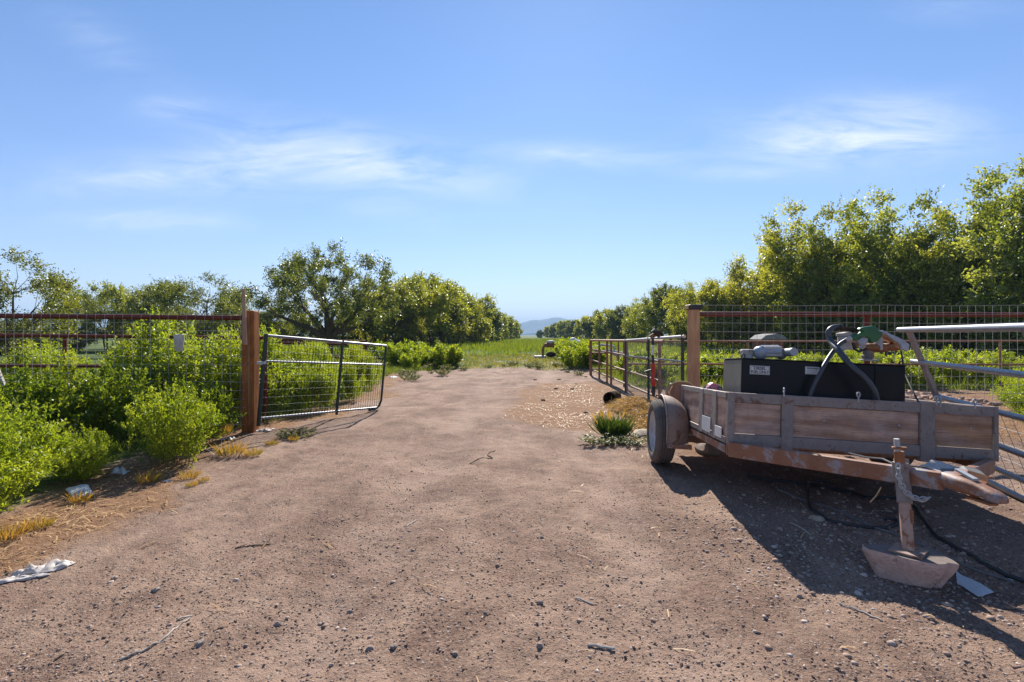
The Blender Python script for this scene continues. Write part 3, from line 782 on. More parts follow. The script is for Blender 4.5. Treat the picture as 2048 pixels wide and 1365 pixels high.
# dry yellow tufts along the left edge
def blades(n, R0, h, wid, rng, lean=.5):
    a = rng.uniform(0, 2*np.pi, n); r = np.sqrt(rng.uniform(0, 1, n)) * R0
    B = np.stack([np.cos(a)*r, np.sin(a)*r, np.zeros(n)], -1)
    D = unit(np.stack([np.cos(a)*lean*r/R0, np.sin(a)*lean*r/R0, np.ones(n)], -1) + rng.normal(size=(n, 3))*.22)
    return leaf_quads(B, D, h * rng.uniform(.5, 1.1, n), np.full(n, wid), rng)
rng = np.random.default_rng(4)
V, F = blades(170, .085, .15, .007, rng, .8); tuft0 = fastmesh('dry_tuft', V, F, M['tuft'])
for i, (px, py, s, lb) in enumerate(((462, 912, 1.25, 'largest golden dry tuft, at the foot of the orange post'), (505, 912, .8, 'small golden tuft right of the largest one, below the orange post'),
        (296, 962, .85, 'golden tuft under the round roadside bush'), (378, 957, .7, 'golden tuft at the right end of the round roadside bush'), (384, 972, .4, 'tiny tuft below the golden tuft at the bush end'), (407, 964, .4, 'tiny tuft right of the bush, alone on the soil'),
        (75, 1052, .7, 'tuft of dry grass at the left edge below the nearest bush'), (160, 1000, .7, 'dry tuft in front of the white foam sheet'), (10, 1075, .8, 'dry tuft in the left edge corner'), (438, 870, 1.3, 'dry tuft left of the orange post foot'), (545, 890, .6, 'olive tuft right of the orange post foot'), (588, 880, .55, 'olive tuft beside the gate shadow'))):
    o = tuft0 if i == 0 else tuft0.copy()
    if i: COL.objects.link(o)
    g = G(px, py); o.location = (g.x, g.y, gz1(g.x, g.y)); o.rotation_euler = (0, 0, i * 1.3); o.scale = (s, s, s)
    tag(o, lb, 'grass tuft', 'golden dry tufts along the left edge of the road')

# grass cover
def cover(name, n, xf, hgt, wid, mat, seed, lean=.45):
    rng = np.random.default_rng(seed)
    X, Y = xf(rng, n); k = len(X)
    B = np.stack([X, Y, gz(X, Y) - .01], -1); D = unit(np.stack([rng.normal(size=k)*lean, rng.normal(size=k)*lean, np.ones(k)], -1))
    sc = np.clip(np.hypot(X, Y) / 14, .6, 6)
    V, F = leaf_quads(B, D, hgt * rng.uniform(.5, 1.3, k) , wid * sc, rng)
    o = fastmesh(name, V, F, mat, kind='stuff'); return o
def f_field(rng, n):
    Y = 21 * (7.5 ** rng.uniform(0, 1, n) ** 1.1); X = rng.uniform(-.55, .62, n) * Y
    st, gr, fi, ol = zones(X, Y); k = rng.uniform(size=n) < fi * sstep(30, 52, Y + fbm(X, Y, .3, 3, 5) * 22) ; return X[k], Y[k]
tag(cover('field_grass', 95000, f_field, .48, .022, M['grass'], 61), 'bright green grass covering the field beyond the road', 'grass')
def f_mixed(rng, n):
    Y = rng.uniform(18.2, 36, n); X = rng.uniform(-.5, .5, n) * Y
    nn = fbm(X, Y, .7, 4, 3); k = (rng.uniform(size=n) < sstep(18.8, 22.5, Y + nn * 4.5)) & (fbm(X, Y, 1.3, 3, 8) > -.12); return X[k], Y[k]
tag(cover('thin_grass', 42000, f_mixed, .12, .016, M['grass_mixed'], 62, .8), 'thin yellow green grass where the bare road ends', 'grass')
def f_left(rng, n):
    Y = rng.uniform(5.8, 20, n); X = left_edge(Y) - rng.gamma(1.6, 1.6, n) - .5
    return X, Y
tag(cover('pen_grass', 26000, f_left, .22, .010, M['grass'], 63, .6), 'green grass between the weeds behind the left fence', 'grass')
def f_right(rng, n):
    Y = rng.uniform(12.6, 22, n); X = rng.uniform(3.0, 20, n); return X, Y
tag(cover('right_pen_grass', 26000, f_right, .3, .014, M['grass'], 64, .5), 'green grass in the pen behind the right fence', 'grass')

# straw litter lying flat
def litter(name, pts, L, W, mat, seed, lift=.004):
    rng = np.random.default_rng(seed); X, Y = pts; n = len(X)
    a = rng.uniform(0, 2*np.pi, n); ln = L * rng.uniform(.4, 1.6, n)
    dxx = np.cos(a); dyy = np.sin(a)
    x2 = X + dxx*ln; y2 = Y + dyy*ln
    z1 = gz(X, Y) + lift + rng.uniform(0, .012, n); z2 = gz(x2, y2) + lift + rng.uniform(0, .018, n)
    w = W * rng.uniform(.6, 1.5, n) / 2
    sx = -dyy*w; sy = dxx*w
    mxx, myy, mz = (X+x2)/2, (Y+y2)/2, np.maximum((z1+z2)/2, gz((X+x2)/2, (Y+y2)/2) + lift) + .002
    V = np.stack([np.stack([X-sx, Y-sy, z1], -1), np.stack([X+sx, Y+sy, z1], -1), np.stack([mxx+sx, myy+sy, mz+w], -1), np.stack([mxx-sx, myy-sy, mz+w], -1), np.stack([x2+sx, y2+sy, z2], -1), np.stack([x2-sx, y2-sy, z2], -1)], 1).reshape(-1, 3)
    b = np.arange(n)[:, None] * 6
    F = np.concatenate([b + np.array([0, 1, 2, 3]), b + np.array([3, 2, 4, 5])])
    o = fastmesh(name, V, F, mat, kind='stuff'); return o
rng = np.random.default_rng(71)
def strawpts(n):
    Y = 2.2 + 11.8 * rng.uniform(0, 1, n) ** 1.5; X = rng.uniform(-6, 9, n); st, gr, fi, ol = zones(X, Y)
    k = rng.uniform(size=n) < st ** 1.6 * .95 * np.clip(.5 + 2.6 * fbm(X, Y, 1.8, 3, 91), .12, 1) + .0015; return X[k], Y[k]
tag(litter('straw_litter', strawpts(95000), .07, .006, M['straw'], 72), 'loose tan straw strewn along both edges of the road', 'straw')
n = 140; Xr = rng.uniform(-3, 3.4, n); Yr = rng.uniform(1.9, 8, n)
tag(litter('twig_litter', (Xr, Yr), .04, .003, M['straw'], 73), 'short dry stalks scattered over the bare soil', 'twigs')

# grit and pebbles
def pebbles(name, X, Y, S, mat, seed, sink=.35):
    rng = np.random.default_rng(seed); n = len(X)
    t = (1 + 5**.5) / 2
    ico = unit(np.array([(-1,t,0),(1,t,0),(-1,-t,0),(1,-t,0),(0,-1,t),(0,1,t),(0,-1,-t),(0,1,-t),(t,0,-1),(t,0,1),(-t,0,-1),(-t,0,1)], float))
    fc = np.array([(0,11,5),(0,5,1),(0,1,7),(0,7,10),(0,10,11),(1,5,9),(5,11,4),(11,10,2),(10,7,6),(7,1,8),(3,9,4),(3,4,2),(3,2,6),(3,6,8),(3,8,9),(4,9,5),(2,4,11),(6,2,10),(8,6,7),(9,8,1)])
    V = ico[None] * rng.uniform(.72, 1.28, (n, 12, 1)) * np.stack([S*rng.uniform(.8,1.5,n), S*rng.uniform(.8,1.5,n), S*rng.uniform(.5,1.0,n)], -1)[:, None, :]
    a = rng.uniform(0, 6.28, n); ca, sa = np.cos(a)[:, None], np.sin(a)[:, None]
    x = V[..., 0]*ca - V[..., 1]*sa; y = V[..., 0]*sa + V[..., 1]*ca
    z = V[..., 2] + (gz(X, Y) + S * (sink - .45))[:, None]
    V = np.stack([x + X[:, None], y + Y[:, None], z], -1).reshape(-1, 3)
    F = (np.arange(n)[:, None, None] * 12 + fc[None]).reshape(-1, 3)
    return fastmesh(name, V, F, mat, kind='stuff')
def pebm(name, cols):
    m, nt = new_mat(name); N = NT(nt); g = N.n('ShaderNodeNewGeometry'); t = N.n('ShaderNodeTexCoord')
    st = [(i / (len(cols)-1), c) for i, c in enumerate(cols)]
    col = N.mix(.5, N.ramp(g.outputs['Random Per Island'], st), N.ramp(N.noise(t.outputs['Object'], 90, 3, .6), [(.3, .5), (.7, 1.0)]), 'MULTIPLY')
    N.out(N.bsdf(col, .9, 0, None, .15)); return m
M['grit'] = pebm('grit', [(.17, .11, .085), (.30, .20, .155), (.42, .30, .24), (.24, .155, .12), (.13, .09, .07), (.50, .40, .33)])
M['pebble'] = pebm('pebble', [(.28, .18, .14), (.46, .35, .29), (.33, .22, .17), (.2, .135, .105), (.6, .5, .43), (.32, .21, .16)])
rng = np.random.default_rng(81)
def ptsnear(n, y0, y1, dens=None):
    Y = y0 * ((y1 / y0) ** rng.uniform(0, 1, n)); X = rng.uniform(-1.25, 1.25, n) * Y * 1.0
    k = (X > left_edge(Y) - .6)
    if dens is not None: k &= rng.uniform(size=n) < dens(X, Y)
    return X[k], Y[k]
patch = lambda X, Y: np.clip(.35 + 3.0 * fbm(X, Y, 1.1, 3, 17) + .5 * sstep(1.0, 2.4, X) * sstep(6.5, 4, Y) + .25 * sstep(3.6, 2.4, Y), .04, 1)
X, Y = ptsnear(46000, 1.5, 7.0, patch); pebbles('soil_grit', X, Y, np.abs(rng.normal(0, .0022, len(X))) + .0020 , M['grit'], 82)
bpy.data.objects['soil_grit']['label'] = 'fine crumbs of soil over the bare road'; bpy.data.objects['soil_grit']['category'] = 'gravel'
X, Y = ptsnear(3600, 1.6, 9, patch); o = pebbles('gravel', X, Y, rng.gamma(1.5, .0020, len(X)) + .0030, M['pebble'], 83); tag(o, 'small stones scattered over the bare road', 'gravel')
n = 4200; X = rng.normal(2.3, .75, n); Y = rng.normal(3.2, .7, n); k = (Y > 1.7) & (X > 1.1)
o = pebbles('gravel_in_shade', X[k], Y[k], rng.gamma(1.7, .0024, k.sum()) + .003, M['pebble'], 84); tag(o, 'coarser pale gravel in the shade under the trailer', 'gravel')
n = 900; X = rng.uniform(4.2, 9.5, n); Y = rng.uniform(9.8, 12.6, n)
o = pebbles('clod_heap', X, Y, np.minimum(rng.gamma(2.0, .02, n) + .015, .08), surface('reddish_clods', (.34, .19, .13), (.46, .30, .21), scale=6, rough=.95), 85, .6); tag(o, 'low heap of reddish clods and bark behind the right fence', 'clods')
# single stones that stand out on the road
ico_src = None
def stone(px, py, s, lb, mat='stone', flat=.6, seed=0, name='stone'):
    g = G(px, py); rng = np.random.default_rng(200 + seed)
    mb = MB(); rings = 7; seg = 10; vs = []; fs = []
    for i in range(rings + 1):
        th = math.pi * i / rings
        for j in range(seg):
            ph = 2*math.pi*j/seg
            d = Vector((math.sin(th)*math.cos(ph), math.sin(th)*math.sin(ph), math.cos(th)))
            k = 1 + .45 * mnoise.noise(d * 1.3 + Vector((seed*3.1, 0, 0)))
            vs.append(Vector((d.x*s*k*1.25, d.y*s*k*.95, d.z*s*k*flat)))
    for i in range(rings):
        for j in range(seg): fs.append((i*seg+j, i*seg+(j+1)%seg, (i+1)*seg+(j+1)%seg, (i+1)*seg+j))
    mb.add(vs, fs); o = mb.build(name, M[mat], smooth=True); o.location = (g.x, g.y, gz1(g.x, g.y) + s*flat*.35); o.rotation_euler = (0, 0, seed * 1.1)
    return tag(o, lb, 'stone')
for i, a in enumerate(((741, 1306, .016, 'blocky brown stone low on the road, left of centre'), (788, 1302, .015, 'brown stone with a pale chip right of the blocky one'), (910, 1322, .013, 'upright dark stone at the bottom of the road'),
        (1080, 1216, .016, 'angular dark stone in the middle of the road, bright on top'), (1079, 1306, .016, 'dark cube like stone near the bottom centre'), (971, 1237, .010, 'small dark round stone below the road centre'),
        (1084, 1080, .012, 'dark round stone alone on the upper road'), (998, 1125, .012, 'dark stone on the upper road left of the lone round one'), (826, 1105, .012, 'dark stone in the left wheel track'),
        (312, 1176, .018, 'dark stone on the left of the road'), (229, 1154, .016, 'dark clod near the crumpled cloth'), (700, 1220, .014, 'pale topped stone in the lower left road'),
        (555, 1248, .016, 'flat pale stone low on the left of the road'), (400, 1284, .02, 'grey stone at the lower left of the road'))):
    stone(a[0], a[1], a[2] * .95, a[3], 'stone', .75, i)
stone(1634, 1040, .04, 'smooth oval pale stone lying on the shaded hose', 'pale_rock', .5, 31)
stone(1290, 868, .17, 'flat pale rock beside the trailer wheel', 'pale_rock', .34, 32, 'flat_rock')
stone(1415, 905, .13, 'rounded rock in the shade behind the trailer wheel', 'stone', .6, 33, 'rock')
stone(1560, 1113, .012, 'white pebble on the shadow edge', 'pale_rock', .7, 34)

# ------------------------------------------------------------------ left fence, post, board
FY = 7.15
def wire_mesh(name, parent, p0, ux, w, z0, z1, sx, sz, r=.0026, seed=0, zfun=None):
    """welded wire sheet from p0 along unit vector ux for w metres; wires slightly bent"""
    rng = random.Random(seed); mb = MB(); nx = int(round(w / sx)); ph = rng.random() * 6
    nrm = Vector((-ux.y, ux.x, 0))
    def pt(t, z):
        wv = .012 * math.sin(t * 1.9 + ph) + .006 * math.sin(z * 5 + t * 3)
        dz = .006 * math.sin(t * 2.7 + ph)
        return Vector(p0) + ux * t + nrm * wv + Vector((0, 0, z + dz + (zfun(t) if zfun else 0)))
    for i in range(nx + 1):
        t = i * sx + rng.uniform(-.004, .004)
        mb.tube([pt(t, z0 + (z1 - z0) * k / 4) for k in range(5)], r, 3, cap=False)
    z = z1; k = 0
    while z > z0 - 1e-6:
        m = max(2, int(w / .5)); mb.tube([pt(w * q / m, z) + nrm * r * 1.7 for q in range(m + 1)], r, 3, cap=False)
        z -= sz
    return mb.build(name, M['wire'], parent, kind='stuff')
def P2(px, py, d): return P(px, py, d)
lf = empty('pipe_fence', (-3.7, FY, 0), 'left fence of dark red pipe and wire mesh running from the orange post', 'fence')
def L2(root, o): o.matrix_parent_inverse = root.matrix_world.inverted(); return o
def part(mb, name, mat, root, **k):
    o = mb.build(name, mat, root, **k)
    o.matrix_parent_inverse = Matrix.Translation(-root.location) if root.rotation_euler.x == 0 and root.rotation_euler.y == 0 and root.rotation_euler.z == 0 else root.matrix_basis.inverted()
    return o
part(MB().tube([(-13, FY, 1.66), (-8, FY, 1.64), (-3.72, FY, 1.605)], .034, 12), 'top_rail', M['red_pipe'], lf, smooth=True)
for x in (-8.9, -12.5): part(MB().tube([(x, FY+.06, -.1), (x, FY+.06, 1.62)], .035, 10), 'post', M['red_pipe'], lf, smooth=True)
w = wire_mesh('wire_mesh', lf, (-12.4, FY - .045, 0), Vector((1, 0, 0)), 8.7, .12, 1.66, .125, .118, seed=2); L2(lf, w); w.matrix_parent_inverse = Matrix.Translation(-lf.location)
# orange post
def post(name, loc, r, h, mat, lb, cat='post', lean=(0, 0), n=14):
    mb = MB(); pts = []; rs = []
    for i in range(9):
        t = i / 8; pts.append(Vector((lean[0]*t, lean[1]*t, -.25 + (h + .25) * t))); rs.append(r * (1 + .03 * math.sin(i * 2.3)))
    pts.append(Vector((lean[0], lean[1], h + .012))); rs.append(r * .9)
    mb.tube(pts, rs, n); o = mb.build(name, M[mat], smooth=True); o.location = loc; return tag(o, lb, cat)
xo = (501 - 1024) / 1024 * 7.25
op = empty('gate_post', (xo, 7.25, gz1(xo, 7.25)), 'square edged orange brown wooden post at the end of the left fence', 'post')
MB().box((-.088, -.088, -.3), (.088, .088, 1.70)).build('timber', M['wood_orange'], op, bevel=.016)
MB().lathe([(0, 0), (.016, 0), (.016, .03), (0, .034)], 10, Matrix.Translation((.0, -.086, .95)) @ Matrix.Rotation(R(90), 4, 'X')).build('bolt', M['rust_pipe'], op)
# board nailed beside it
bd = MB(); b0 = P(490, 690, 7.02); b1 = P(487, 578, 7.02)
bd.beam(b0, b1, .062, .028, up=(0, 1, 0), w2=.042)
o = bd.build('wooden_board', M['wood_grey'], bevel=.004); tag(o, 'thin weathered board standing up beside the top of the orange post', 'board')
# bag on the fence
c = P(361, 686, 7.0)
mb = MB(); prof = []
rows, seg = 9, 14; vs = []; fs = []
for i in range(rows):
    t = i / (rows - 1); zz = .115 - .23 * t; wv = .063 * (1 + .12 * math.sin(t * 5 + .4)) * (.92 if i in (0,) else 1) * (.9 if i == rows-1 else 1); dp = .03 * math.sin(math.pi * min(1, .12 + t * .86)) + .004
    for j in range(seg):
        a = 2*math.pi*j/seg; k = 1 + .10 * math.sin(a*3 + t*6)
        vs.append(c + Vector((math.cos(a)*wv, math.sin(a)*dp*k - .03, zz + .006*math.sin(a*4+t*5))))
for i in range(rows-1):
    for j in range(seg): fs.append((i*seg+j, i*seg+(j+1)%seg, (i+1)*seg+(j+1)%seg, (i+1)*seg+j))
fs.append(tuple(range(seg))); fs.append(tuple((rows-1)*seg + j for j in range(seg)))
mb.add(vs, fs); o = mb.build('plastic_bag', M['dirty_white'], smooth=True); tag(o, 'dirty white plastic bag hung on the wire of the left fence', 'bag')

# rear pipe fences
def pipe_run(name, pts, zs, label, pr=.034, posts=3.0, mat='red_pipe', cat='fence', mesh=False):
    root = empty(name, pts[0], label, cat)
    p0 = Vector(pts[0]); p1 = Vector(pts[1]); d = p1 - p0; n = max(1, int(round(d.length / posts)))
    for za, zb in zs:
        part(MB().tube([p0 + Vector((0, 0, za)), p1 + Vector((0, 0, zb))], pr, 8), 'rail', M[mat], root, smooth=True)
    for i in range(n + 1):
        q = p0.lerp(p1, i / n); h = zs[0][0] + (zs[0][1] - zs[0][0]) * i / n
        part(MB().tube([q + Vector((0, .05, -.2)), q + Vector((0, .05, h))], pr * 1.05, 8), 'post', M[mat], root, smooth=True)
    return root
pipe_run('pipe_fence', ((-10.2, 7.95, 0), (-3.95, 8.15, 0)), ((1.385, 1.32), (.90, .86), (.5, .5)), 'second dark red pipe fence among the tall weeds just behind the left wire fence', pr=.028, posts=3.1)
pipe_run('pipe_fence', ((-7.5, 14.4, 0), (-4.25, 14.8, 0)), ((1.26, 1.18), (1.16, 1.08), (.75, .7)), 'short red pipe fence seen over the top of the open left gate', posts=1.6)
rr1 = pipe_run('pipe_fence', ((2.9, 13.2, 0), (15.5, 12.8, 0)), ((1.20, 1.22), (.62, .62)), 'rear red pipe fence crossing the pen behind the black tank', pr=.026, posts=3.15, mat='rust_pipe')
lean = MB().tube([P(-12, 728, 7.6), P(18, 800, 7.3)], .04, 8).build('leaning_pole', M['bleached'], smooth=True); tag(lean, 'pale pole leaning in the weeds at the left edge', 'pole')

# ------------------------------------------------------------------ left mesh gate
def tube_gate(name, A, B, zb, zt, stiles, rails, label, mat='green_tube', r=.019, mesh=(.052, .10), wr=.0019, dark=None):
    """A,B foot points of both end stiles; zb/zt (bottom, top) pairs per end; stiles as fractions; rails as fraction of height"""
    A = Vector(A); B = Vector(B); root = empty(name, A, label, 'gate')
    def Q(t, h, lean=Vector((0, 0, 0))):
        b = zb[0] + (zb[1]-zb[0])*t; tp = zt[0] + (zt[1]-zt[0])*t
        q = A.lerp(B, t); q.z = b + (tp - b) * h; return q + lean * h
    return root, Q
lg, Q = tube_gate('mesh_gate', (-3.56, 7.2, 0), (-2.39, 9.3, 0), (.16, .02), (1.36, 1.17), None, None, 'open dark green tube gate with wire mesh at the left side of the road')
ln = Vector((.10, 0, 0))
def QL(t, h): return Q(t, h) + ln * h
for t in (0, .58): part(MB().tube([QL(t, -.02 if t else -.06), QL(t, .5), QL(t, 1.02)], .027 if t == 0 else .021, 10), 'stile', M['green_tube'], lg, smooth=True)
part(MB().tube([QL(.88, 0.0), QL(.95, .012), QL(.985, .06), QL(1, .14), QL(1, .6), QL(1, 1.0)], .02, 10), 'stile', M['green_tube'], lg, smooth=True)
for h, m, r in ((1.0, 'wire', .021), (.70, 'wire', .015), (.03, 'wire', .016)):
    part(MB().tube([QL(0, h), QL(.58, h), QL(.97 if h == .03 else 1, h)], r, 10), 'rail', M['grey_tube'], lg, smooth=True, label='pale rail' if h == 1.0 else None)
mb = MB(); nv = 44
for i in range(1, nv):
    t = i / nv; mb.tube([QL(t, .0), QL(t, .5) + Vector((0, .008*math.sin(i), 0)), QL(t, 1.0)], .0032, 3, cap=False)
for i in range(1, 11): mb.tube([QL(0, i/11), QL(.5, i/11 + .004*math.sin(i*2)), QL(1, i/11)], .0013, 3, cap=False)
w = mb.build('wire_mesh', M['green_tube'], lg, kind='stuff'); w.matrix_parent_inverse = Matrix.Translation(-lg.location)
part(MB().box(tuple(QL(0, .68) - Vector((.08, .04, .02))), tuple(QL(0, .68) + Vector((.03, .03, .02)))), 'latch', M['alu'], lg, bevel=.004)

# ------------------------------------------------------------------ right fence and post
rp = empty('gate_post', (2.57, 7.25, gz1(2.57, 7.25)), 'round brown wooden post with a black cap behind the trailer', 'post')
mb = MB(); mb.tube([(0, 0, -.3), (.004, 0, .4), (-.003, 0, .9), (.002, 0, 1.4), (0, 0, 1.74)], [.094, .091, .089, .086, .084], 18); mb.build('timber', M['wood_brown'], rp, smooth=True)
cp = MB().box((-.085, -.09, 1.742), (.105, .09, 1.812)).build('cap', M['black'], rp, bevel=.012)
MB().box((-.118, -.055, 1.75), (-.086, .02, 1.806)).build('lamp_lens', surface('amber_plastic', (.75, .5, .2), (.7, .45, .18), scale=9, rough=.3), rp, bevel=.006)
rf = empty('pipe_fence', (2.65, 7.3, 0), 'right fence of dark red pipe and square wire mesh behind the trailer', 'fence')
part(MB().tube([(2.64, 7.3, 1.665), (7, 7.3, 1.655), (11.5, 7.3, 1.65)], .034, 12), 'top_rail', M['red_pipe'], rf, smooth=True)
for x in (5.12, 8.9): part(MB().tube([(x, 7.38, -.1), (x, 7.38, 1.63)], .04, 10), 'post', M['red_pipe'], rf, smooth=True)
w = wire_mesh('wire_mesh', rf, (2.66, 7.24, 0), Vector((1, 0, 0)), 8.4, .10, 1.785, .115, .125, r=.0028, seed=4); w.matrix_parent_inverse = Matrix.Translation(-rf.location)

# right mesh gate, folded back along the road
rg, Qr = tube_gate('mesh_gate', (2.50, 7.5, 0), (2.58, 11.7, 0), (.03, .0), (1.345, 1.24), None, None, 'dark green tube gate with pale top rail folded back beside the round post')
for t in (0, .02, .48, .98): part(MB().tube([Qr(t, -.01), Qr(t, 1.02)], .024, 10), 'stile', M['green_tube'], rg, smooth=True) if t != .02 else None
for h, r in ((1.0, .023), (.72, .014), (.03, .018)): part(MB().tube([Qr(-.02, h), Qr(1, h)], r, 10), 'rail', M['alu'] if h == 1.0 else M['grey_tube'], rg, smooth=True, label='pale rail' if h == 1.0 else None)
mb = MB()
for i in range(1, 80): mb.tube([Qr(i/80, 0), Qr(i/80, 1)], .0019, 3, cap=False)
for i in range(1, 11): mb.tube([Qr(0, i/11), Qr(1, i/11)], .0019, 3, cap=False)
w = mb.build('wire_mesh', M['wire'], rg, kind='stuff'); w.matrix_parent_inverse = Matrix.Translation(-rg.location)

# rusty corral panel
cpn = empty('corral_panel', (2.72, 9.4, 0), 'rusty pipe corral panel running off beside the straw', 'corral panel')
def cz(y): return 1.25 - (y - 9.4) * .008
part(MB().tube([(2.72, 9.2, cz(9.2)), (2.69, 17.5, cz(17.5))], .03, 8), 'rail', M['rust_pipe'], cpn, smooth=True)
for zz in (.88, .52, .2): part(MB().tube([(2.72, 9.2, zz), (2.69, 17.5, zz)], .021, 8), 'rail', M['rust_pipe'], cpn, smooth=True)
for y in (9.4, 12.1, 14.0, 14.6, 15.9, 17.5): part(MB().tube([(2.71, y, -.08), (2.71, y, cz(y))], .03, 8), 'post', M['rust_pipe'], cpn, smooth=True)
c2 = pipe_run('corral_panel', ((2.69, 17.6, 0), (4.6, 17.4, 0)), ((1.17, 1.17), (.75, .75), (.2, .2)), 'rusty end panel turning off from the far end of the corral', pr=.026, posts=1.0, mat='rust_pipe', cat='corral panel')

# leaning grey tube panel at the right edge
gp = empty('tube_panel', (4.45, 5.0, 0), 'blue grey tube gate panel leaning at the right edge behind the trailer', 'gate panel')
def GP(t, h):
    """t metres from its far end towards the camera, h height above ground"""
    foot = Vector((4.47 - .34*t, 5.0 - .94*t, 0)); top = foot + Vector((-.60, 0, 1.42)); return foot.lerp(top, h / 1.42)
for h, r in ((1.42, .027), (1.10, .024), (.77, .024), (.46, .024), (.22, .022), (.04, .024)):
    part(MB().tube([GP(-.25 if h > .8 else -.0, h), GP(1.5, h), GP(3.0, h)], r, 12), 'rail', M['grey_tube'], gp, smooth=True)
for t in (0, 1.9, 3.0): part(MB().beam(GP(t, -.02), GP(t, 1.42), .05, .035, up=(1, 0, .4)), 'brace', M['grey_steel'], gp, bevel=.004)
mb = MB()
for i in range(0, 21): mb.tube([GP(i*.15, .02) + Vector((.03, 0, 0)), GP(i*.15, .78) + Vector((.03, 0, 0))], .0026, 3, cap=False)
for i in range(0, 6): mb.tube([GP(0, .05 + i*.145) + Vector((.034, 0, 0)), GP(3, .05 + i*.145) + Vector((.034, 0, 0))], .0026, 3, cap=False)
w = mb.build('wire_mesh', M['wire'], gp, kind='stuff'); w.matrix_parent_inverse = Matrix.Translation(-gp.location)

# ------------------------------------------------------------------ trailer
Ox = Vector((1.685, 4.02, .512)); ax = Vector((1.92, -.22, -.085)).normalized(); ay0 = Vector((.115, .992, -.062)).normalized()
az = ax.cross(ay0).normalized(); ay = az.cross(ax).normalized()
TM = Matrix(((ax.x, ay.x, az.x, Ox.x), (ax.y, ay.y, az.y, Ox.y), (ax.z, ay.z, az.z, Ox.z), (0, 0, 0, 1)))
TMI = TM.inverted()
tr = empty('utility_trailer', label='old grey steel framed utility trailer with weathered plywood sides, parked tongue forward', cat='trailer', M=TM)
W, H, L = 1.94, .405, 2.35
TT = .045
st = M['grey_steel']
def tbox(a, b, name, mat=None, bevel=.004, label=None): return MB().box(a, b).build(name, mat or st, tr, bevel=bevel, label=label)
tbox((0, -.002, H-.075), (W, TT, H), 'top_rail')                  # front
tbox((0, -.002, 0), (W, TT, .085), 'bottom_rail')
ups = [(0, .052), (.405, .49), (1.40, 1.50), (W-.05, W)]
for a, b in ups[0:3]: tbox((a, -.010, -.035 if a == .405 or a == 1.40 else 0.0), (b, TT+.004, H+.002), 'upright')
tbox((W-.03, -.006, 0), (W, TT+.004, H+.002), 'upright')
for (a, b), mt in (((.055, .402), 'ply'), ((.493, 1.397), 'ply'), ((1.503, W-.032), 'ply_warm')):
    p = tbox((a, .012, .088), (b, .026, H-.078), 'panel', M[mt], .001)
# bolts along the panels
bm_ = MB()
for (x, z) in ((.265, .24), (.72, .225), (1.26, .225), (1.76, .235), (.26, H-.035), (.64, H-.035), (1.23, H-.035), (1.68, H-.035)):
    MB().lathe([(0, 0), (.0085, 0), (.007, .006), (0, .008)], 10, Matrix.Translation((x, .012 if z < .3 else -.002, z)) @ Matrix.Rotation(R(90), 4, 'X')).build('bolt', M['alu'] if z < .3 else st, tr)
# left side wall
tbox((-.002, TT+.006, H-.05), (.04, L, H-.001), 'top_rail'); tbox((-.002, TT+.006, 0), (.04, L, .05), 'bottom_rail')
for a, b in ((.30, .42), (.74, .86), (1.6, 1.68), (L-.08, L-.001)): tbox((-.008, a, .0), (.044, b, H-.003), 'upright')
for a, b in ((TT+.006, .298), (.422, .738), (.862, 1.598), (1.682, L-.082)): tbox((.010, a, .052), (.024, b, H-.052), 'panel', M['ply'], .001)
tbox((-.0115, .12, .03), (-.0035, .30, .115), 'reflector_sticker', M['sticker'], .001); tbox((-.0135, .44, .03), (-.0095, .72, .16), 'reflector_sticker', M['sticker'], .001)
# right side wall, rear wall, floor
tbox((W-.042, TT+.006, 0), (W-.002, L, .05), 'bottom_rail'); tbox((W-.042, TT+.006, H-.05), (W-.002, L, H-.002), 'top_rail')
tbox((W-.03, TT+.006, .052), (W-.012, L, H-.052), 'panel', M['ply'], .001)
for a, b in ((.8, .9), (1.6, 1.7), (L-.08, L-.001)): tbox((W-.045, a, .0), (W+.005, b, H-.004), 'upright')
nb = 11; bw = (W - .1) / nb
for i in range(nb): tbox((.05 + i*bw + .0004, .05, -.012 - .002*(i % 2)), (.05 + (i+1)*bw - .0004, L-.01, .02), 'floor_plank', M['wood_grey'], .0)
# chassis
tbox((.0, 0.05, -.075), (.075, L, -.014), 'chassis_rail', M['beam_rust']); tbox((W-.075, .05, -.075), (W, L, -.014), 'chassis_rail', M['beam_rust'])
for y in (.3, .95, 1.7): tbox((.077, y, -.065), (W-.077, y+.06, -.014), 'cross_member', M['beam_rust'])
tbox((-.16, 1.50, -.20), (W+.1, 1.56, -.14), 'axle', M['beam_rust'])
# tongue beams (channel): world placed
def tl(v): return TMI @ Vector(v)
cpl = Vector((2.475, 2.80, .545))
def channel(p, q, w, h, name):
    mb = MB(); p = Vector(p); q = Vector(q)
    d = (q-p).normalized(); x = d.cross(Vector((0,0,1))).normalized(); z = x.cross(d)
    mb.beam(p, q, .008, h)                         # web
    off = -x * (w/2) if (x.x < 0) == (name == 'r') else x * (w/2)
    return mb, x, z
tA = Vector((1.70, 4.00, .478)); tB = cpl + Vector((-.03, .10, -.005))
mb = MB(); mb.beam(tA, tB, .052, .115, h2=.098); mb.build('tongue_beam', M['beam_rust'], tr, bevel=.007).matrix_parent_inverse = TMI
tA2 = Vector((3.55, 3.80, .40)); tB2 = cpl + Vector((.05, .11, -.01))
mb = MB(); mb.beam(tA2, tB2, .052, .10, h2=.096); mb.build('tongue_beam', M['beam_rust'], tr, bevel=.007).matrix_parent_inverse = TMI
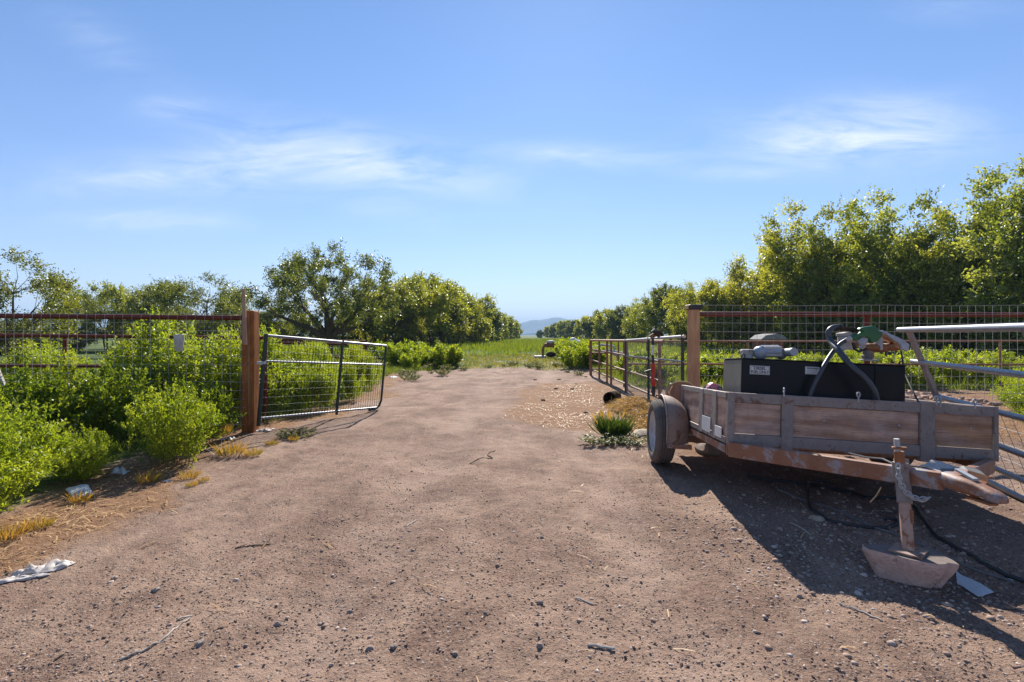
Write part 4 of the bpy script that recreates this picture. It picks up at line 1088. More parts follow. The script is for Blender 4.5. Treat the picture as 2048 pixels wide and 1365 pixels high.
# long left beam carries on under the bed
mb = MB(); mb.beam(tA + Vector((.0, 0, 0)), TM @ Vector((.38, .8, -.045)), .052, .10); mb.build('tongue_beam', M['beam_rust'], tr, bevel=.006).matrix_parent_inverse = TMI
# coupler
cd = (cpl - (tB + tB2)/2); cd.z = 0; cd = Vector((.02, -1, -.02)).normalized()
cb = MB()
stations = [(-.10, .062, .05, 0), (0, .060, .052, 0), (.05, .052, .048, .0), (.09, .040, .040, .002), (.13, .037, .036, .0), (.17, .040, .034, -.004), (.205, .036, .028, -.008), (.225, .022, .016, -.010)]
xx = cd.cross(Vector((0, 0, 1))).normalized(); zz = xx.cross(cd)
rings = []
vs = []; seg = 14
for (s, w_, h_, dzz) in stations:
    c = cpl + cd * s + zz * dzz
    for k in range(seg):
        a = 2*math.pi*k/seg; ca = math.copysign(abs(math.cos(a))**.7, math.cos(a)); sa = math.copysign(abs(math.sin(a))**.7, math.sin(a))
        vs.append(c + xx*ca*w_ + zz*(sa*h_ if sa > 0 else sa*h_*.75))
fs = []
for i in range(len(stations)-1):
    for k in range(seg): fs.append((i*seg+k, i*seg+(k+1)%seg, (i+1)*seg+(k+1)%seg, (i+1)*seg+k))
fs.append(tuple(range(seg))); fs.append(tuple((len(stations)-1)*seg+k for k in range(seg)))
cb.add(vs, fs); o = cb.build('coupler', M['beam_rust'], tr, smooth=True); o.matrix_parent_inverse = TMI
cs2 = MB().beam(cpl + cd*.07 + zz*.050, cpl + cd*-.05 + zz*.075, .03, .016).build('coupler_latch', M['alu'], o, bevel=.004)
mb = MB(); mb.torus(cpl + cd*.065 + Vector((0,0,.0)), .043, .006, Matrix.Rotation(R(8), 3, 'Z').to_4x4(), 20, 6); o2 = mb.build('coupler_collar', M['orange_rust'], o, smooth=True)
mb = MB(); mb.beam(cpl + cd*.03 - zz*.050, cpl + cd*.17 - zz*.046, .05, .014); mb.build('coupler_lip', M['orange_rust'], o, bevel=.005)
# jack
jt = Vector((2.315, 3.03, .48)); jb = Vector((2.245, 2.90, .145))
jd = (jt - jb).normalized()
jk = MB().tube([jb, jb + jd*.33], .030, 14); M['rust_tube'] = surface('pinkish_rust_tube', (.42, .25, .18), (.50, .33, .26), (.28, .11, .05), .57, scale=11, rough=.6)
jo = jk.build('jack_leg', M['rust_tube'], tr, smooth=True); jo.matrix_parent_inverse = TMI
MB().tube([jb + jd*.26, jb + jd*.52], .038, 14).build('jack_tube', st, jo, smooth=True)
MB().tube([jb + jd*.16 + Vector((.012,-.032,0)), jb + jd*.235 + Vector((.012,-.034,0))], .008, 8).build('jack_pin', M['orange_rust'], jo, smooth=True)
MB().box((-.080, -.075, -.004), (.080, .075, .008), Matrix.Translation(jb) @ Matrix.Rotation(R(40), 4, 'Z')).build('jack_foot', M['dusty_fender'], jo, bevel=.002)
J1 = P(1801, 925, 3.02); J0 = P(1801, 965, 3.02)
MB().beam(J0, J1, .062, .062, up=(0, 1, 0)).build('jack_head', st, jo, bevel=.006)
MB().tube([P(1800, 930, 3.02), P(1798, 903, 3.02)], [.027, .025], 12).build('jack_collar', M['orange_rust'], jo, smooth=True)
MB().beam(P(1784, 896, 3.02), P(1814, 897, 3.0), .028, .014).build('crank_handle', M['rust_pipe'], jo, bevel=.003)
MB().tube([P(1795, 903, 3.02), P(1793, 878, 3.02)], .015, 8).build('jack_screw', M['alu'], jo, smooth=True)
# wheel (left): axle centre in world
wc = Vector((1.60, 5.50, .335)); WR = .34
wyaw = Matrix.Translation(wc) @ Matrix.Rotation(R(-6), 4, 'Z') @ Matrix.Rotation(R(2), 4, 'Y') @ Matrix.Rotation(R(-90), 4, 'Y')
wh = empty('wheel'); wh.parent = tr; wh.matrix_parent_inverse = TMI; wh.matrix_basis = wyaw
tw = .105
prof = [(.205, -tw*.72), (.23, -tw*.92), (.28, -tw), (.318, -tw*.86), (.332, -tw*.66)]
for i in range(5):
    a0 = -tw*.66 + i * tw*1.32/5; a1 = a0 + tw*1.32/5
    prof += [(.340, a0 + .004), (.340, a1 - .009), (.331, a1 - .006), (.331, a1 - .001)]
prof += [(.332, tw*.66), (.318, tw*.86), (.28, tw), (.23, tw*.92), (.205, tw*.72)]
MB().lathe(prof, 40).build('tyre', M['tyre'], wh, smooth=True)
MB().lathe([(0, .03), (.045, .032), (.05, .06), (.065, .06), (.07, .028), (.13, .02), (.165, .045), (.19, .052), (.203, .085), (.212, .088), (.208, .05), (.205, -.07), (.19, -.08), (.17, -.02), (0, -.02)], 32).build('rim', M['rim'], wh, smooth=True)
# right wheel, mostly hidden behind the box
wh2 = copy_tree(wh); wh2.parent = tr; wh2.matrix_parent_inverse = TMI
wh2.matrix_basis = Matrix.Translation((3.85, 5.25, .335)) @ Matrix.Rotation(R(-6), 4, 'Z') @ Matrix.Rotation(R(90), 4, 'Y')
# fender: an arched sheet over the wheel with a side skirt
fm = MB(); vs = []; fs = []
fr = .385; nseg = 22
ctr = TMI @ wc
x_out, x_in = -.25, -.012
ring = []
for i in range(nseg + 1):
    a = R(-8) + (R(196)) * i / nseg
    y = ctr.y - fr * math.cos(a); z = ctr.z + .03 + fr * math.sin(a) * .93
    if i == 0 or i == nseg: z = ctr.z - .08
    ring.append((y, z))
NX = 7
for th_ in (0, .008):
    for y, z in ring:
        for j in range(NX):
            t = j / (NX - 1); k = 1 - (th_ + .13 * t ** 2.6) / fr
            zz = ctr.z + .03 + (z - ctr.z - .03) * k if z > ctr.z else z
            vs.append(Vector((x_out + (x_in - x_out) * t, ctr.y + (y - ctr.y) * k, zz)))
NR = len(ring)
for L0 in (0, NR * NX):
    for i in range(NR - 1):
        for j in range(NX - 1):
            b_ = L0 + i * NX + j; fs.append((b_, b_ + NX, b_ + NX + 1, b_ + 1))
for i in range(NR - 1):
    b_ = i * NX; o_ = NR * NX; fs.append((b_, b_ + o_, b_ + o_ + NX, b_ + NX)); b_ += NX - 1; fs.append((b_, b_ + NX, b_ + o_ + NX, b_ + o_))
fm.add(vs, fs); fo = fm.build('fender', M['dusty_fender'], tr, smooth=True)
# rolled rim of the fender
MB().tube([Vector((x_out, y, z)) for y, z in ring], .011, 6).build('fender_lip', M['dusty_fender'], fo, smooth=True)
MB().box((x_out+.004, ctr.y - fr - .02, ctr.z - .12), (x_in, ctr.y - fr + .03, ctr.z - .075)).build('step_bracket', M['beam_rust'], fo, bevel=.004)
mb = MB(); mb.torus((x_out + .03, ctr.y - fr - .028, ctr.z - .095), .016, .004, None, 14, 5); mb.build('tie_ring', M['alu'], fo, smooth=True)
# eye bolts on the top rail
for px, py, s, ro in ((1568, 781, .017, 70), (1717, 790, .019, 25), (1873, 797, .019, 10), (1881, 800, .017, 60), (1950, 803, .018, 15)):
    mb = MB(); d = 3.97 - (px - 1568) / 430 * .19; mb.torus((0, 0, 0), s*.75, .0045, Matrix.Rotation(R(ro), 4, 'Z'), 16, 6)
    mb.tube([(0, 0, -s*.75), (0, 0, -s*.75-.03)], .0045, 6)
    mb.v = [tuple(q * 1.25 for q in p) for p in mb.v]; o = mb.build('eye_bolt', M['alu'] if s > .0165 else st, tr, smooth=True); o.matrix_parent_inverse = TMI; o.location = P(px, py, d)
# safety chain: links hung over the tongue
chp = [P(1796, 928, 2.97), P(1797, 950, 2.97), P(1802, 968, 2.96), P(1812, 985, 2.95), P(1826, 995, 2.93), P(1842, 1000, 2.92), P(1856, 996, 2.90)]
for i in range(len(chp)-1):
    for k in range(2):
        c = chp[i].lerp(chp[i+1], (k+.5)/2); mb = MB(); dd = (chp[i+1]-chp[i]).normalized()
        q = dd.to_track_quat('X', 'Z').to_matrix().to_4x4() @ Matrix.Rotation(R(90*((i*2+k) % 2)), 4, 'X') @ Matrix.Diagonal((1.5, 1, 1, 1))
        mb.torus(c, .013, .0042, q, 12, 5); mb.build('chain_link', M['alu'], tr, smooth=True).matrix_parent_inverse = TMI
# junk on the tongue: wire and plates
mb = MB(); mb.tube([P(1690, 905, 3.5), P(1730, 915, 3.35), P(1765, 918, 3.25), P(1790, 930, 3.1), P(1850, 935, 3.1), P(1890, 950, 3.0)], .006, 6)
o = mb.build('electric_cable', M['hose_grey'], smooth=True); tag(o, 'grey cable lying along the trailer tongue', 'cable')
for i, (px, py, d, sx, sy, rz, m, lb) in enumerate(((1880, 938, 3.25, .12, .07, 20, 'dirty_white', 'pale flat scrap on the trailer tongue beside the jack'), (1925, 948, 3.1, .10, .06, -25, 'hose_grey', 'bent grey metal scrap near the coupler'), (1955, 958, 3.0, .08, .05, 35, 'orange_rust', 'rusty bent plate just behind the coupler'))):
    Mx = Matrix.Translation(P(px, py, d)) @ Matrix.Rotation(R(rz), 4, 'Z') @ Matrix.Rotation(R(9), 4, 'X')
    mb = MB(); mb.prism([(-sx, 0), (-sx*.3, .004), (sx*.2, .03), (sx, .012), (sx*.9, .006), (sx*.2, .022), (-sx*.3, -.003)], -sy, sy, Mx); o = mb.build('scrap_plate', M[m]); tag(o, lb, 'metal scrap')
# string end hanging under the beam
o = MB().tube([P(1762, 975, 2.98), P(1752, 992, 2.97), P(1740, 1005, 2.97)], .004, 5).build('twine_end', M['rope'], tr, smooth=True); o.matrix_parent_inverse = TMI

# ------------------------------------------------------------------ diesel tank
tk = empty('fuel_tank', label='black rectangular diesel tank standing in the front of the trailer', cat='fuel tank', M=TM @ Matrix.Translation((.205, .32, .022)))
TW, TD, TH = 1.285, .52, .665
MB().box((0, 0, 0), (TW, TD, TH)).build('tank_body', M['tank'], tk, bevel=.006)
MB().box((-.0045, .012, .005), (-.0015, TD-.01, TH-.012)).build('side_plate', M['tank_side'], tk)
MB().box((-.008, -.008, TH+.001), (TW+.006, TD+.006, TH+.006)).build('top_flange', M['tank'], tk, bevel=.0015)
MB().box((1.05, -.006, 0.0), (1.056, -.001, TH-.004)).build('seam', M['tank'], tk)
for x in (.0, TW-.035):
    pts = [(x+.0, .02, TH), (x, .02, TH+.03), (x+.012, .02, TH+.045), (x+.026, .02, TH+.03), (x+.026, .02, TH)]
    MB().tube(pts, .006, 6).build('lifting_eye', M['black'], tk, smooth=True)
def text_mesh(name, s, size, mat, parent, Mx, bold=.0):
    cu = bpy.data.curves.new(name, 'FONT'); cu.body = s; cu.size = size; cu.align_x = 'CENTER'; cu.align_y = 'CENTER'; cu.extrude = .0006; cu.offset = bold
    t = bpy.data.objects.new(name, cu); COL.objects.link(t)
    bpy.context.view_layer.update()
    me = bpy.data.meshes.new_from_object(t.evaluated_get(bpy.context.evaluated_depsgraph_get()))
    bpy.data.objects.remove(t); bpy.data.curves.remove(cu)
    me.materials.clear(); me.materials.append(mat); o = bpy.data.objects.new(name, me); COL.objects.link(o); o.parent = parent; o.matrix_local = Mx
    return o
RX = Matrix.Rotation(R(90), 4, 'X')
s1 = MB().box((.062, -.004, TH-.128), (.222, -.001, TH-.055)).build('diesel_sign', M['sticker'], tk, bevel=.001, label='pale sign reading DIESEL FUEL ONLY')
bd = MB()
for a, b in (((.068, -.0055, TH-.0625), (.216, -.0045, TH-.0605)), ((.068, -.0055, TH-.1225), (.216, -.0045, TH-.1205)), ((.068, -.0055, TH-.1205), (.070, -.0045, TH-.0625)), ((.214, -.0055, TH-.1205), (.216, -.0045, TH-.0625))): bd.box(a, b)
bd.build('sign_border', M['ink'], s1)
text_mesh('lettering', 'DIESEL', .034, M['ink'], s1, Matrix.Translation((.142, -.005, TH-.077)) @ RX, .0008)
text_mesh('lettering', 'FUEL ONLY', .032, M['ink'], s1, Matrix.Translation((.142, -.005, TH-.107)) @ RX @ Matrix.Diagonal((.86, 1, 1, 1)), .0008)
s2 = MB().box((.505, -.004, TH-.105), (.617, -.001, TH-.042)).build('warning_sticker', M['sticker'], tk, bevel=.001, label='white sticker reading WARNING')
text_mesh('lettering', 'WARNING', .019, M['ink'], s2, Matrix.Translation((.563, -.005, TH-.056)) @ RX, .0005)
mb = MB()
for i in range(4): mb.box((.514, -.0056, TH-.072-i*.0085), (.607 - (i % 2)*.012, -.0046, TH-.0702-i*.0085))
mb.build('fine_print', M['hose_grey'], s2)
# filler cap etc on the tank
fc = empty('fuel_pump_motor', P(1552, 712, 4.55), 'small grey cast motor with a horizontal cylinder on the left of the tank', 'motor')
def wpart(mb, name, mat, root, **k):
    o = mb.build(name, mat, root, **k); o.matrix_parent_inverse = Matrix.Translation(-root.location); return o
def blob(c, rx, ry, rz, n=12, m=8, sq=1.0, Mx=None):
    mb = MB(); vs = []; fs = []
    for i in range(m+1):
        th = math.pi*i/m
        for j in range(n):
            ph = 2*math.pi*j/n
            f = lambda v: math.copysign(abs(v)**sq, v)
            p = Vector((f(math.sin(th)*math.cos(ph))*rx, f(math.sin(th)*math.sin(ph))*ry, f(math.cos(th))*rz))
            vs.append((Mx @ p if Mx is not None else p) + Vector(c))
    for i in range(m):
        for j in range(n): fs.append((i*n+j, i*n+(j+1)%n, (i+1)*n+(j+1)%n, (i+1)*n+j))
    mb.add(vs, fs); return mb
wpart(blob(P(1520, 706, 4.55), .055, .06, .058, sq=.8), 'end_bell', M['blue_alu'], fc, smooth=True)
wpart(MB().tube([P(1520, 703, 4.55), P(1556, 703, 4.55)], .055, 14), 'motor_body', M['blue_alu'], fc, smooth=True)
wpart(MB().box(tuple(P(1528, 714, 4.50)), tuple(P(1556, 693, 4.58))), 'switch_box', M['dirty_white'], fc, bevel=.01)
wpart(blob(P(1562, 708, 4.55), .04, .05, .05, sq=.8), 'pump_head', M['hose_grey'], fc, smooth=True)
wpart(MB().tube([P(1562, 707, 4.62), P(1588, 704, 4.42)], .036, 16), 'filter_cylinder', M['alu'], fc, smooth=True)
o = MB().lathe([(0, .032), (.05, .03), (.058, .02), (.058, 0), (.05, -.02), (.05, -.05), (0, -.05)], 18, Matrix.Translation(P(1494, 706, 4.6))).build('filler_cap', M['dirty_white'], tk, smooth=True); o.matrix_parent_inverse = tk.matrix_basis.inverted()

# pump with meter and nozzle at the right of the tank
D0 = 4.42
pu = empty('transfer_pump', P(1735, 718, D0), 'fuel transfer pump with white meter and rusty housing on the right of the tank', 'pump')
def C3(x, y): return (1600 + x/7.585, 630 + y/7.585)
def PC(x, y, d=D0): return P(*C3(x, y), d)
def LP(prof, a, b, n=20):   # lathe between two points
    a = Vector(a); b = Vector(b); q = (b-a).to_track_quat('Z', 'Y').to_matrix().to_4x4(); L_ = (b-a).length
    return MB().lathe([(r, z*L_) for r, z in prof], n, Matrix.Translation(a) @ q)
wpart(LP([(0, 0), (.030, 0), (.038, .05), (.038, .3), (.046, .34), (.046, .5), (.036, .55), (.036, 1), (0, 1)], PC(1020, 690), PC(1020, 540)), 'base_fitting', M['hose_grey'], pu, smooth=True)
wpart(MB().lathe([(0, .01), (.075, .008), (.075, 0), (0, 0)], 20, Matrix.Translation(PC(1045, 692))), 'base_plate', M['dirty_white'], pu)
wpart(LP([(0, 0), (.060, 0), (.062, .06), (.052, .16), (.052, .75), (.060, .8), (.060, .95), (0, 1)], PC(690, 530, D0+.02), PC(665, 260, D0+.02)), 'meter', M['dirty_white'], pu, smooth=True)
wpart(blob(PC(1120, 500, D0+.03), .115, .07, .042, sq=.75), 'pump_housing', M['orange_rust'], pu, smooth=True)
wpart(blob(PC(1370, 490, D0+.03), .085, .06, .035, sq=.75), 'motor_housing', M['orange_rust'], pu, smooth=True)
wpart(MB().tube([PC(1195, 350, D0-.01), PC(1200, 530, D0-.01)], .030, 14), 'relief_valve', M['alu'], pu, smooth=True)
wpart(MB().tube([PC(800, 440), PC(1000, 500)], .022, 10), 'inlet_pipe', M['orange_rust'], pu, smooth=True)
wpart(MB().prism([((x-1000)/7.585/1024*D0, -(y-400)/7.585/1024*D0) for x, y in ((1230, 260), (1330, 270), (1480, 430), (1600, 540), (1500, 520), (1350, 400), (1215, 350))][::-1], -.02, .03, Matrix.Translation(PC(1000, 400, D0))), 'nozzle_boot', M['orange_rust'], pu, bevel=.006)
mb = MB(); ph = [PC(500, 210), PC(600, 185), PC(700, 215), PC(800, 225), PC(880, 235)]
wpart(MB().tube(ph, [.022, .026, .018, .022, .015], 10), 'swivel', M['brown_dark'], pu, smooth=True)
# nozzle
nzl = empty('fuel_nozzle', PC(1000, 300, D0-.08), 'green fuel nozzle with a silver trigger lying across the pump', 'fuel nozzle')
gp_ = [(745, 352), (850, 295), (925, 255), (880, 208), (950, 185), (1090, 168), (1158, 195), (1172, 245), (1245, 285), (1215, 345), (1160, 395), (1105, 425), (1065, 440), (1035, 375), (960, 330), (890, 350), (850, 395), (790, 392)]
dn = D0 - .08
def poly(pts, cx, cy, d): return [((x-cx)/7.585/1024*d, -(y-cy)/7.585/1024*d) for x, y in pts][::-1]
wpart(MB().prism(poly(gp_, 1000, 300, dn), -.022, .022, Matrix.Translation(PC(1000, 300, dn))), 'body', M['green_plastic'], nzl, bevel=.010, smooth=False)
sp_ = [(1175, 245), (1250, 240), (1350, 285), (1500, 350), (1645, 440), (1650, 480), (1620, 560), (1525, 520), (1500, 450), (1380, 370), (1290, 300)]
wpart(MB().prism(poly(sp_, 1000, 300, dn), -.014, .014, Matrix.Translation(PC(1000, 300, dn))), 'spout', M['blue_alu'], nzl, bevel=.008)
wpart(blob(PC(950, 420, dn-.03), .036, .02, .040), 'trigger_cap', M['alu'], nzl, smooth=True)
wpart(MB().tube([PC(900, 510, dn-.03), PC(980, 440, dn-.03), PC(1010, 360, dn-.03)], [.010, .016, .012], 8), 'trigger', M['alu'], nzl, smooth=True)
wpart(MB().tube([PC(800, 420, dn), PC(830, 520, dn), PC(900, 560, dn), PC(1000, 500, dn)], .012, 8), 'trigger_guard', M['black'], nzl, smooth=True)
wpart(MB().tube([PC(690, 395, dn), PC(765, 355, dn)], [.02, .026], 12), 'hose_collar', M['dirty_white'], nzl, smooth=True)
# hoses
def smooth_path(pts, n=6):
    out = []
    for i in range(len(pts)-1):
        p0 = pts[max(i-1,0)]; p1 = pts[i]; p2 = pts[i+1]; p3 = pts[min(i+2, len(pts)-1)]
        for k in range(n):
            t = k/n; out.append(.5*((2*p1) + (-p0+p2)*t + (2*p0-5*p1+4*p2-p3)*t*t + (-p0+3*p1-3*p2+p3)*t**3))
    out.append(pts[-1]); return out
o = MB().tube(smooth_path([PC(710, 380, dn), PC(600, 450, dn), PC(470, 600, dn-.02), PC(370, 760, 4.24), PC(310, 880, 4.21), PC(225, 1040, 4.20), PC(150, 1230, 4.20), PC(110, 1400, 4.20)]), .017, 10).build('fuel_hose', M['hose'], smooth=True)
tag(o, 'dark hose arching from the green nozzle down the tank front to the left', 'hose')
o = MB().tube(smooth_path([PC(640, 190, D0), PC(520, 190, D0), PC(440, 250, D0-.01), PC(455, 380, D0-.03), PC(600, 560, 4.22), PC(780, 780, 4.12), PC(980, 960, 4.08), PC(1110, 1130, 4.06), PC(1160, 1300, 4.06), PC(1165, 1420, 4.06)]), .024, 12).build('fuel_hose', M['hose'], smooth=True)
tag(o, 'thick black hose looping off the pump and crossing the tank down to the right', 'hose')
o = MB().tube(smooth_path([PC(1530, 540, D0), PC(1560, 700, D0-.03), PC(1600, 900, D0-.1), PC(1700, 1130, D0-.25), PC(1800, 1330, D0-.36), PC(1820, 1400, D0-.38)]), .0065, 8).build('power_cable', M['black'], smooth=True)
tag(o, 'thin black cable hanging from the pump to the trailer rail', 'cable')

# things in the rear of the trailer
ty = empty('toy_car', P(1422, 772, 4.75), 'little pink toy car with pale wheels on the trailer rail', 'toy')
Dt = 4.75
def P4(x, y, d=Dt): return P(1290 + x/8.53, 640 + y/8.53, d)
wpart(MB().prism([((x-1150)/8.53/1024*Dt, -(y-1150)/8.53/1024*Dt) for x, y in ((1060, 1200), (1050, 1165), (1090, 1100), (1140, 1068), (1190, 1090), (1250, 1110), (1270, 1160), (1240, 1205))][::-1], -.035, .035, Matrix.Translation(P4(1150, 1150))), 'body', M['pink'], ty, bevel=.006)
for x, y in ((1065, 1180), (1245, 1165)): 
    for s in (-.042, .042): wpart(MB().torus(P4(x, y) + Vector((0, s, 0)), .017, .007, None, 14, 6), 'wheel', M['hose_grey'], ty, smooth=True)
wpart(MB().tube([P4(1100, 1130, Dt-.03), P4(1160, 1100, Dt-.03)], .006, 6), 'stripe', M['red'], ty, smooth=True)
rc = empty('cable_spool', P(1366, 778, 5.75), 'half round spool with tan rope over its rim behind the fender', 'spool')
pts = [Vector((-.17, 0, -.06))] + [Vector((-.02 - .17*math.cos(a), 0, -.03 + .13*math.sin(a))) for a in [math.pi*k/10 for k in range(11)]]
c = P(1366, 782, 5.75)
wpart(MB().tube([c + p for p in pts], .012, 8), 'rope', M['rope'], rc, smooth=True); wpart(MB().tube([c + p*.93 + Vector((.01, .03, 0)) for p in pts], .012, 8), 'rope', M['rope'], rc, smooth=True)
wpart(MB().lathe([(0, .012), (.125, .012), (.125, -.012), (0, -.012)], 24, Matrix.Translation(c + Vector((-.01, .04, -.03))) @ Matrix.Rotation(R(90), 4, 'X')), 'disc', M['wood_grey'], rc)
wpart(MB().tube([c + Vector((.05, 0, -.05)), c + Vector((.12, .0, .0)), c + Vector((.2, .02, -.02)), c + Vector((.28, .02, -.06))], .02, 8), 'bracket', M['brown_dark'], rc, smooth=True)
tb_ = MB().lathe([(0, 0), (.15, 0), (.19, .17), (.205, .175), (.205, .19), (.185, .19), (.145, .02), (0, .02)], 24, Matrix.Translation(P(1424, 800, 8.2)) @ Matrix.Diagonal((1.1, .8, 1, 1))).build('plastic_tub', M['roof_grey'], smooth=True)
tb_.location.z = .0; tag(tb_, 'pale grey tub behind the round gate post', 'tub')
zt = min(v.co.z for v in tb_.data.vertices); 
for v in tb_.data.vertices: v.co.z = v.co.z * 1.0
# a stump for the tub to stand on, so that it does not hover
stz = zt
stt = MB().tube([(P(1424, 800, 8.2).x, 8.2, 0), (P(1424, 800, 8.2).x, 8.2, stz)], .12, 10).build('stump', M['bark'], smooth=True); tag(stt, 'short stump under the grey tub behind the round gate post', 'stump')

# ------------------------------------------------------------------ red tool on the right gate
tl_ = empty('string_trimmer', P(1306, 750, 8.85), 'red and black long handled trimmer hung upside down on the right mesh gate', 'garden tool')
DT = 8.85
def P5(x, y, d=DT): return P(1290 + x/8.53, 640 + y/8.53, d)
wpart(MB().tube([P5(130, 300), P5(138, 430)], .022, 10), 'shaft_upper', M['black'], tl_, smooth=True)
wpart(MB().tube([P5(138, 430), P5(132, 600)], .019, 10), 'shaft_middle', M['white'], tl_, smooth=True)
wpart(MB().tube([P5(132, 600), P5(138, 740)], .022, 10), 'shaft_lower', M['black'], tl_, smooth=True)
wpart(MB().tube([P5(138, 740), P5(138, 850), P5(132, 980), P5(145, 1090), P5(150, 1140)], [.034, .036, .030, .038, .03], 12), 'grip', M['red'], tl_, smooth=True)
wpart(MB().tube([P5(150, 1130), P5(140, 1230), P5(150, 1310)], [.034, .036, .02], 10), 'motor_cover', M['black'], tl_, smooth=True)
wpart(MB().tube(smooth_path([P5(175, 1010), P5(225, 1080), P5(270, 1170), P5(258, 1270), P5(180, 1300)], 4), .014, 8), 'rear_handle', M['rust_pipe'], tl_, smooth=True)
wpart(MB().tube([P5(-10, 890), P5(60, 868), P5(110, 855)], .016, 8), 'side_handle', M['black'], tl_, smooth=True)
wpart(MB().tube([P5(85, 290), P5(140, 250), P5(160, 300)], .03, 8), 'gear_head', M['rust_pipe'], tl_, smooth=True)
wpart(blob(P5(230, 235), .10, .06, .055, Mx=Matrix.Rotation(R(22), 4, 'Y')), 'line_guard', M['brown_dark'], tl_, smooth=True)
wpart(MB().beam(P5(110, 200), P5(165, 155), .03, .02), 'blade', M['alu'], tl_, bevel=.004)

# ------------------------------------------------------------------ barrel, straw heap, debris
bl = empty('steel_drum', (1.98, 10.15, .0), 'small dark rusty drum lying on its side in the straw, open end forward', 'drum')
Mx = Matrix.Translation((1.98, 10.15, .12)) @ Matrix.Scale(.8, 4) @ Matrix.Rotation(R(-28), 4, 'Z') @ Matrix.Rotation(R(90), 4, 'X')
wpart(MB().lathe([(0, -.32), (.15, -.32), (.155, -.1), (.16, -.1), (.155, -.09), (.155, .1), (.163, .105), (.155, .115), (.155, .2), (.145, .2), (.145, -.3), (0, -.3)], 24, Mx), 'shell', M['brown_dark'], bl, smooth=True)
mb = MB(); mb.lathe([(.15, .195), (.165, .2), (.15, .21)], 24, Mx, closed=True); wpart(mb, 'rim', M['brown_dark'], bl, smooth=True)
def heap(name, cx, cy, rx, ry, h, n, mat, lb, cat, L=.10, seed=1):
    rng = np.random.default_rng(seed); a = rng.uniform(0, 6.28, n); r = np.sqrt(rng.uniform(0, 1, n)) * (1 + .15*np.sin(a*3))
    X = cx + np.cos(a)*r*rx; Y = cy + np.sin(a)*r*ry; Z = gz(X, Y) + h * (1 - r**2) * (1 + .5*fbm(X, Y, 4, 3, 2)) * rng.uniform(.75, 1, n)
    D = unit(np.stack([rng.normal(size=n), rng.normal(size=n), rng.normal(size=n)*.25], -1))
    V, F = leaf_quads(np.stack([X, Y, np.maximum(Z, .0)], -1), D, L*rng.uniform(.5, 1.4, n), np.full(n, .009), rng, .05)
    return tag(fastmesh(name, V, F, mat, kind='stuff'), lb, cat)
heap('straw_heap', 2.28, 9.3, .5, 1.1, .20, 9000, M['straw'], 'heap of tan straw against the right mesh gate', 'straw')
heap('straw_heap', 2.0, 7.6, .42, .5, .10, 3500, M['straw'], 'low pile of straw behind the spiky plant', 'straw', seed=2)
heap('straw_heap', 5.2, 10.0, 2.2, 1.4, .14, 7000, M['straw'], 'spread of straw behind the black tank', 'straw', .14, seed=3)

Dd = 30.5
db = empty('rusty_frame', (2.3, Dd, 0), 'orange rusty arched machine frame in the debris at the field edge', 'scrap machine')
for sx in (-.45, .45):
    wpart(MB().tube([(2.3+sx, Dd, -.05), (2.3+sx*1.02, Dd, .55), (2.3+sx*.7, Dd, .8), (2.3+sx*.2, Dd, .86)], .07, 8), 'leg', M['orange_rust'], db, smooth=True)
    wpart(MB().tube([(2.3+sx, Dd+.6, -.05), (2.3+sx, Dd+.6, .5), (2.3+sx*.9, Dd, .6)], .05, 8), 'brace', M['orange_rust'], db, smooth=True)
wpart(MB().box((2.0, Dd-.1, .62), (2.6, Dd+.3, .82)), 'cross_plate', M['orange_rust'], db, bevel=.03)
wpart(blob((2.32, Dd+.1, .92), .26, .2, .12), 'dome', M['dirty_white'], db, smooth=True)
wpart(blob((2.3, Dd-.3, .2), .3, .2, .16), 'drum', M['brown_dark'], db, smooth=True)
o = MB().box((1.3, Dd-.6, .0), (2.0, Dd-.2, .14)).build('metal_trough', M['alu'], bevel=.03); tag(o, 'bright low metal trough left of the rusty frame', 'trough')
mb = MB(); rr_ = random.Random(3)
dp = empty('scrap_sticks', (3.1, Dd, 0), 'fan of pale broken slats right of the rusty frame', 'scrap wood')
for i in range(12):
    a = R(20 + i*11); l_ = rr_.uniform(.5, .85); wpart(MB().beam((3.05, Dd + rr_.uniform(-.2,.2), .1), (3.05 + math.cos(a)*l_, Dd + rr_.uniform(-.3,.3), .1 + math.sin(a)*l_*.8), .05, .02), 'slat', M['bleached'], dp)
o = blob((3.35, 27.5, .95), .35, .25, .22).build('plastic_sheet', M['white'], smooth=True); 
for v in o.data.vertices: v.co += Vector((0, 0, .12 * mnoise.noise(v.co * 4))) 
tag(o, 'crumpled white plastic sheet on the weeds by the debris', 'plastic sheet')
o = MB().tube([(2.55, 27.7, .0), (2.75, 27.6, .5), (2.95, 27.5, .62), (3.3, 27.5, .8)], [.04, .035, .03, .02], 6).build('bare_branch', M['bleached'], smooth=True); tag(o, 'bare white branch poking up left of the plastic sheet', 'branch')
for i, (a, b, lb) in enumerate((((3.2, 20.5, .75), (4.7, 20.2, .35), 'longest bleached trunk lying behind the rusty corral'), ((3.9, 21, .75), (5.3, 20.6, .25), 'bleached branch crossing the longest trunk behind the corral'), ((3.3, 21.5, .8), (4.2, 21.2, .9), 'short pale branch above the longest bleached trunk'))):
    m_ = (Vector(a)+Vector(b))/2 + Vector((0, 0, .1))
    o = MB().tube([Vector((a[0]-.3, a[1], a[2]-.1)), Vector(a), m_, Vector(b), Vector((b[0]+.3, b[1], 0))], [.03, .05, .055, .05, .03], 7).build('fallen_branch', M['bleached'], smooth=True); tag(o, lb, 'branch')
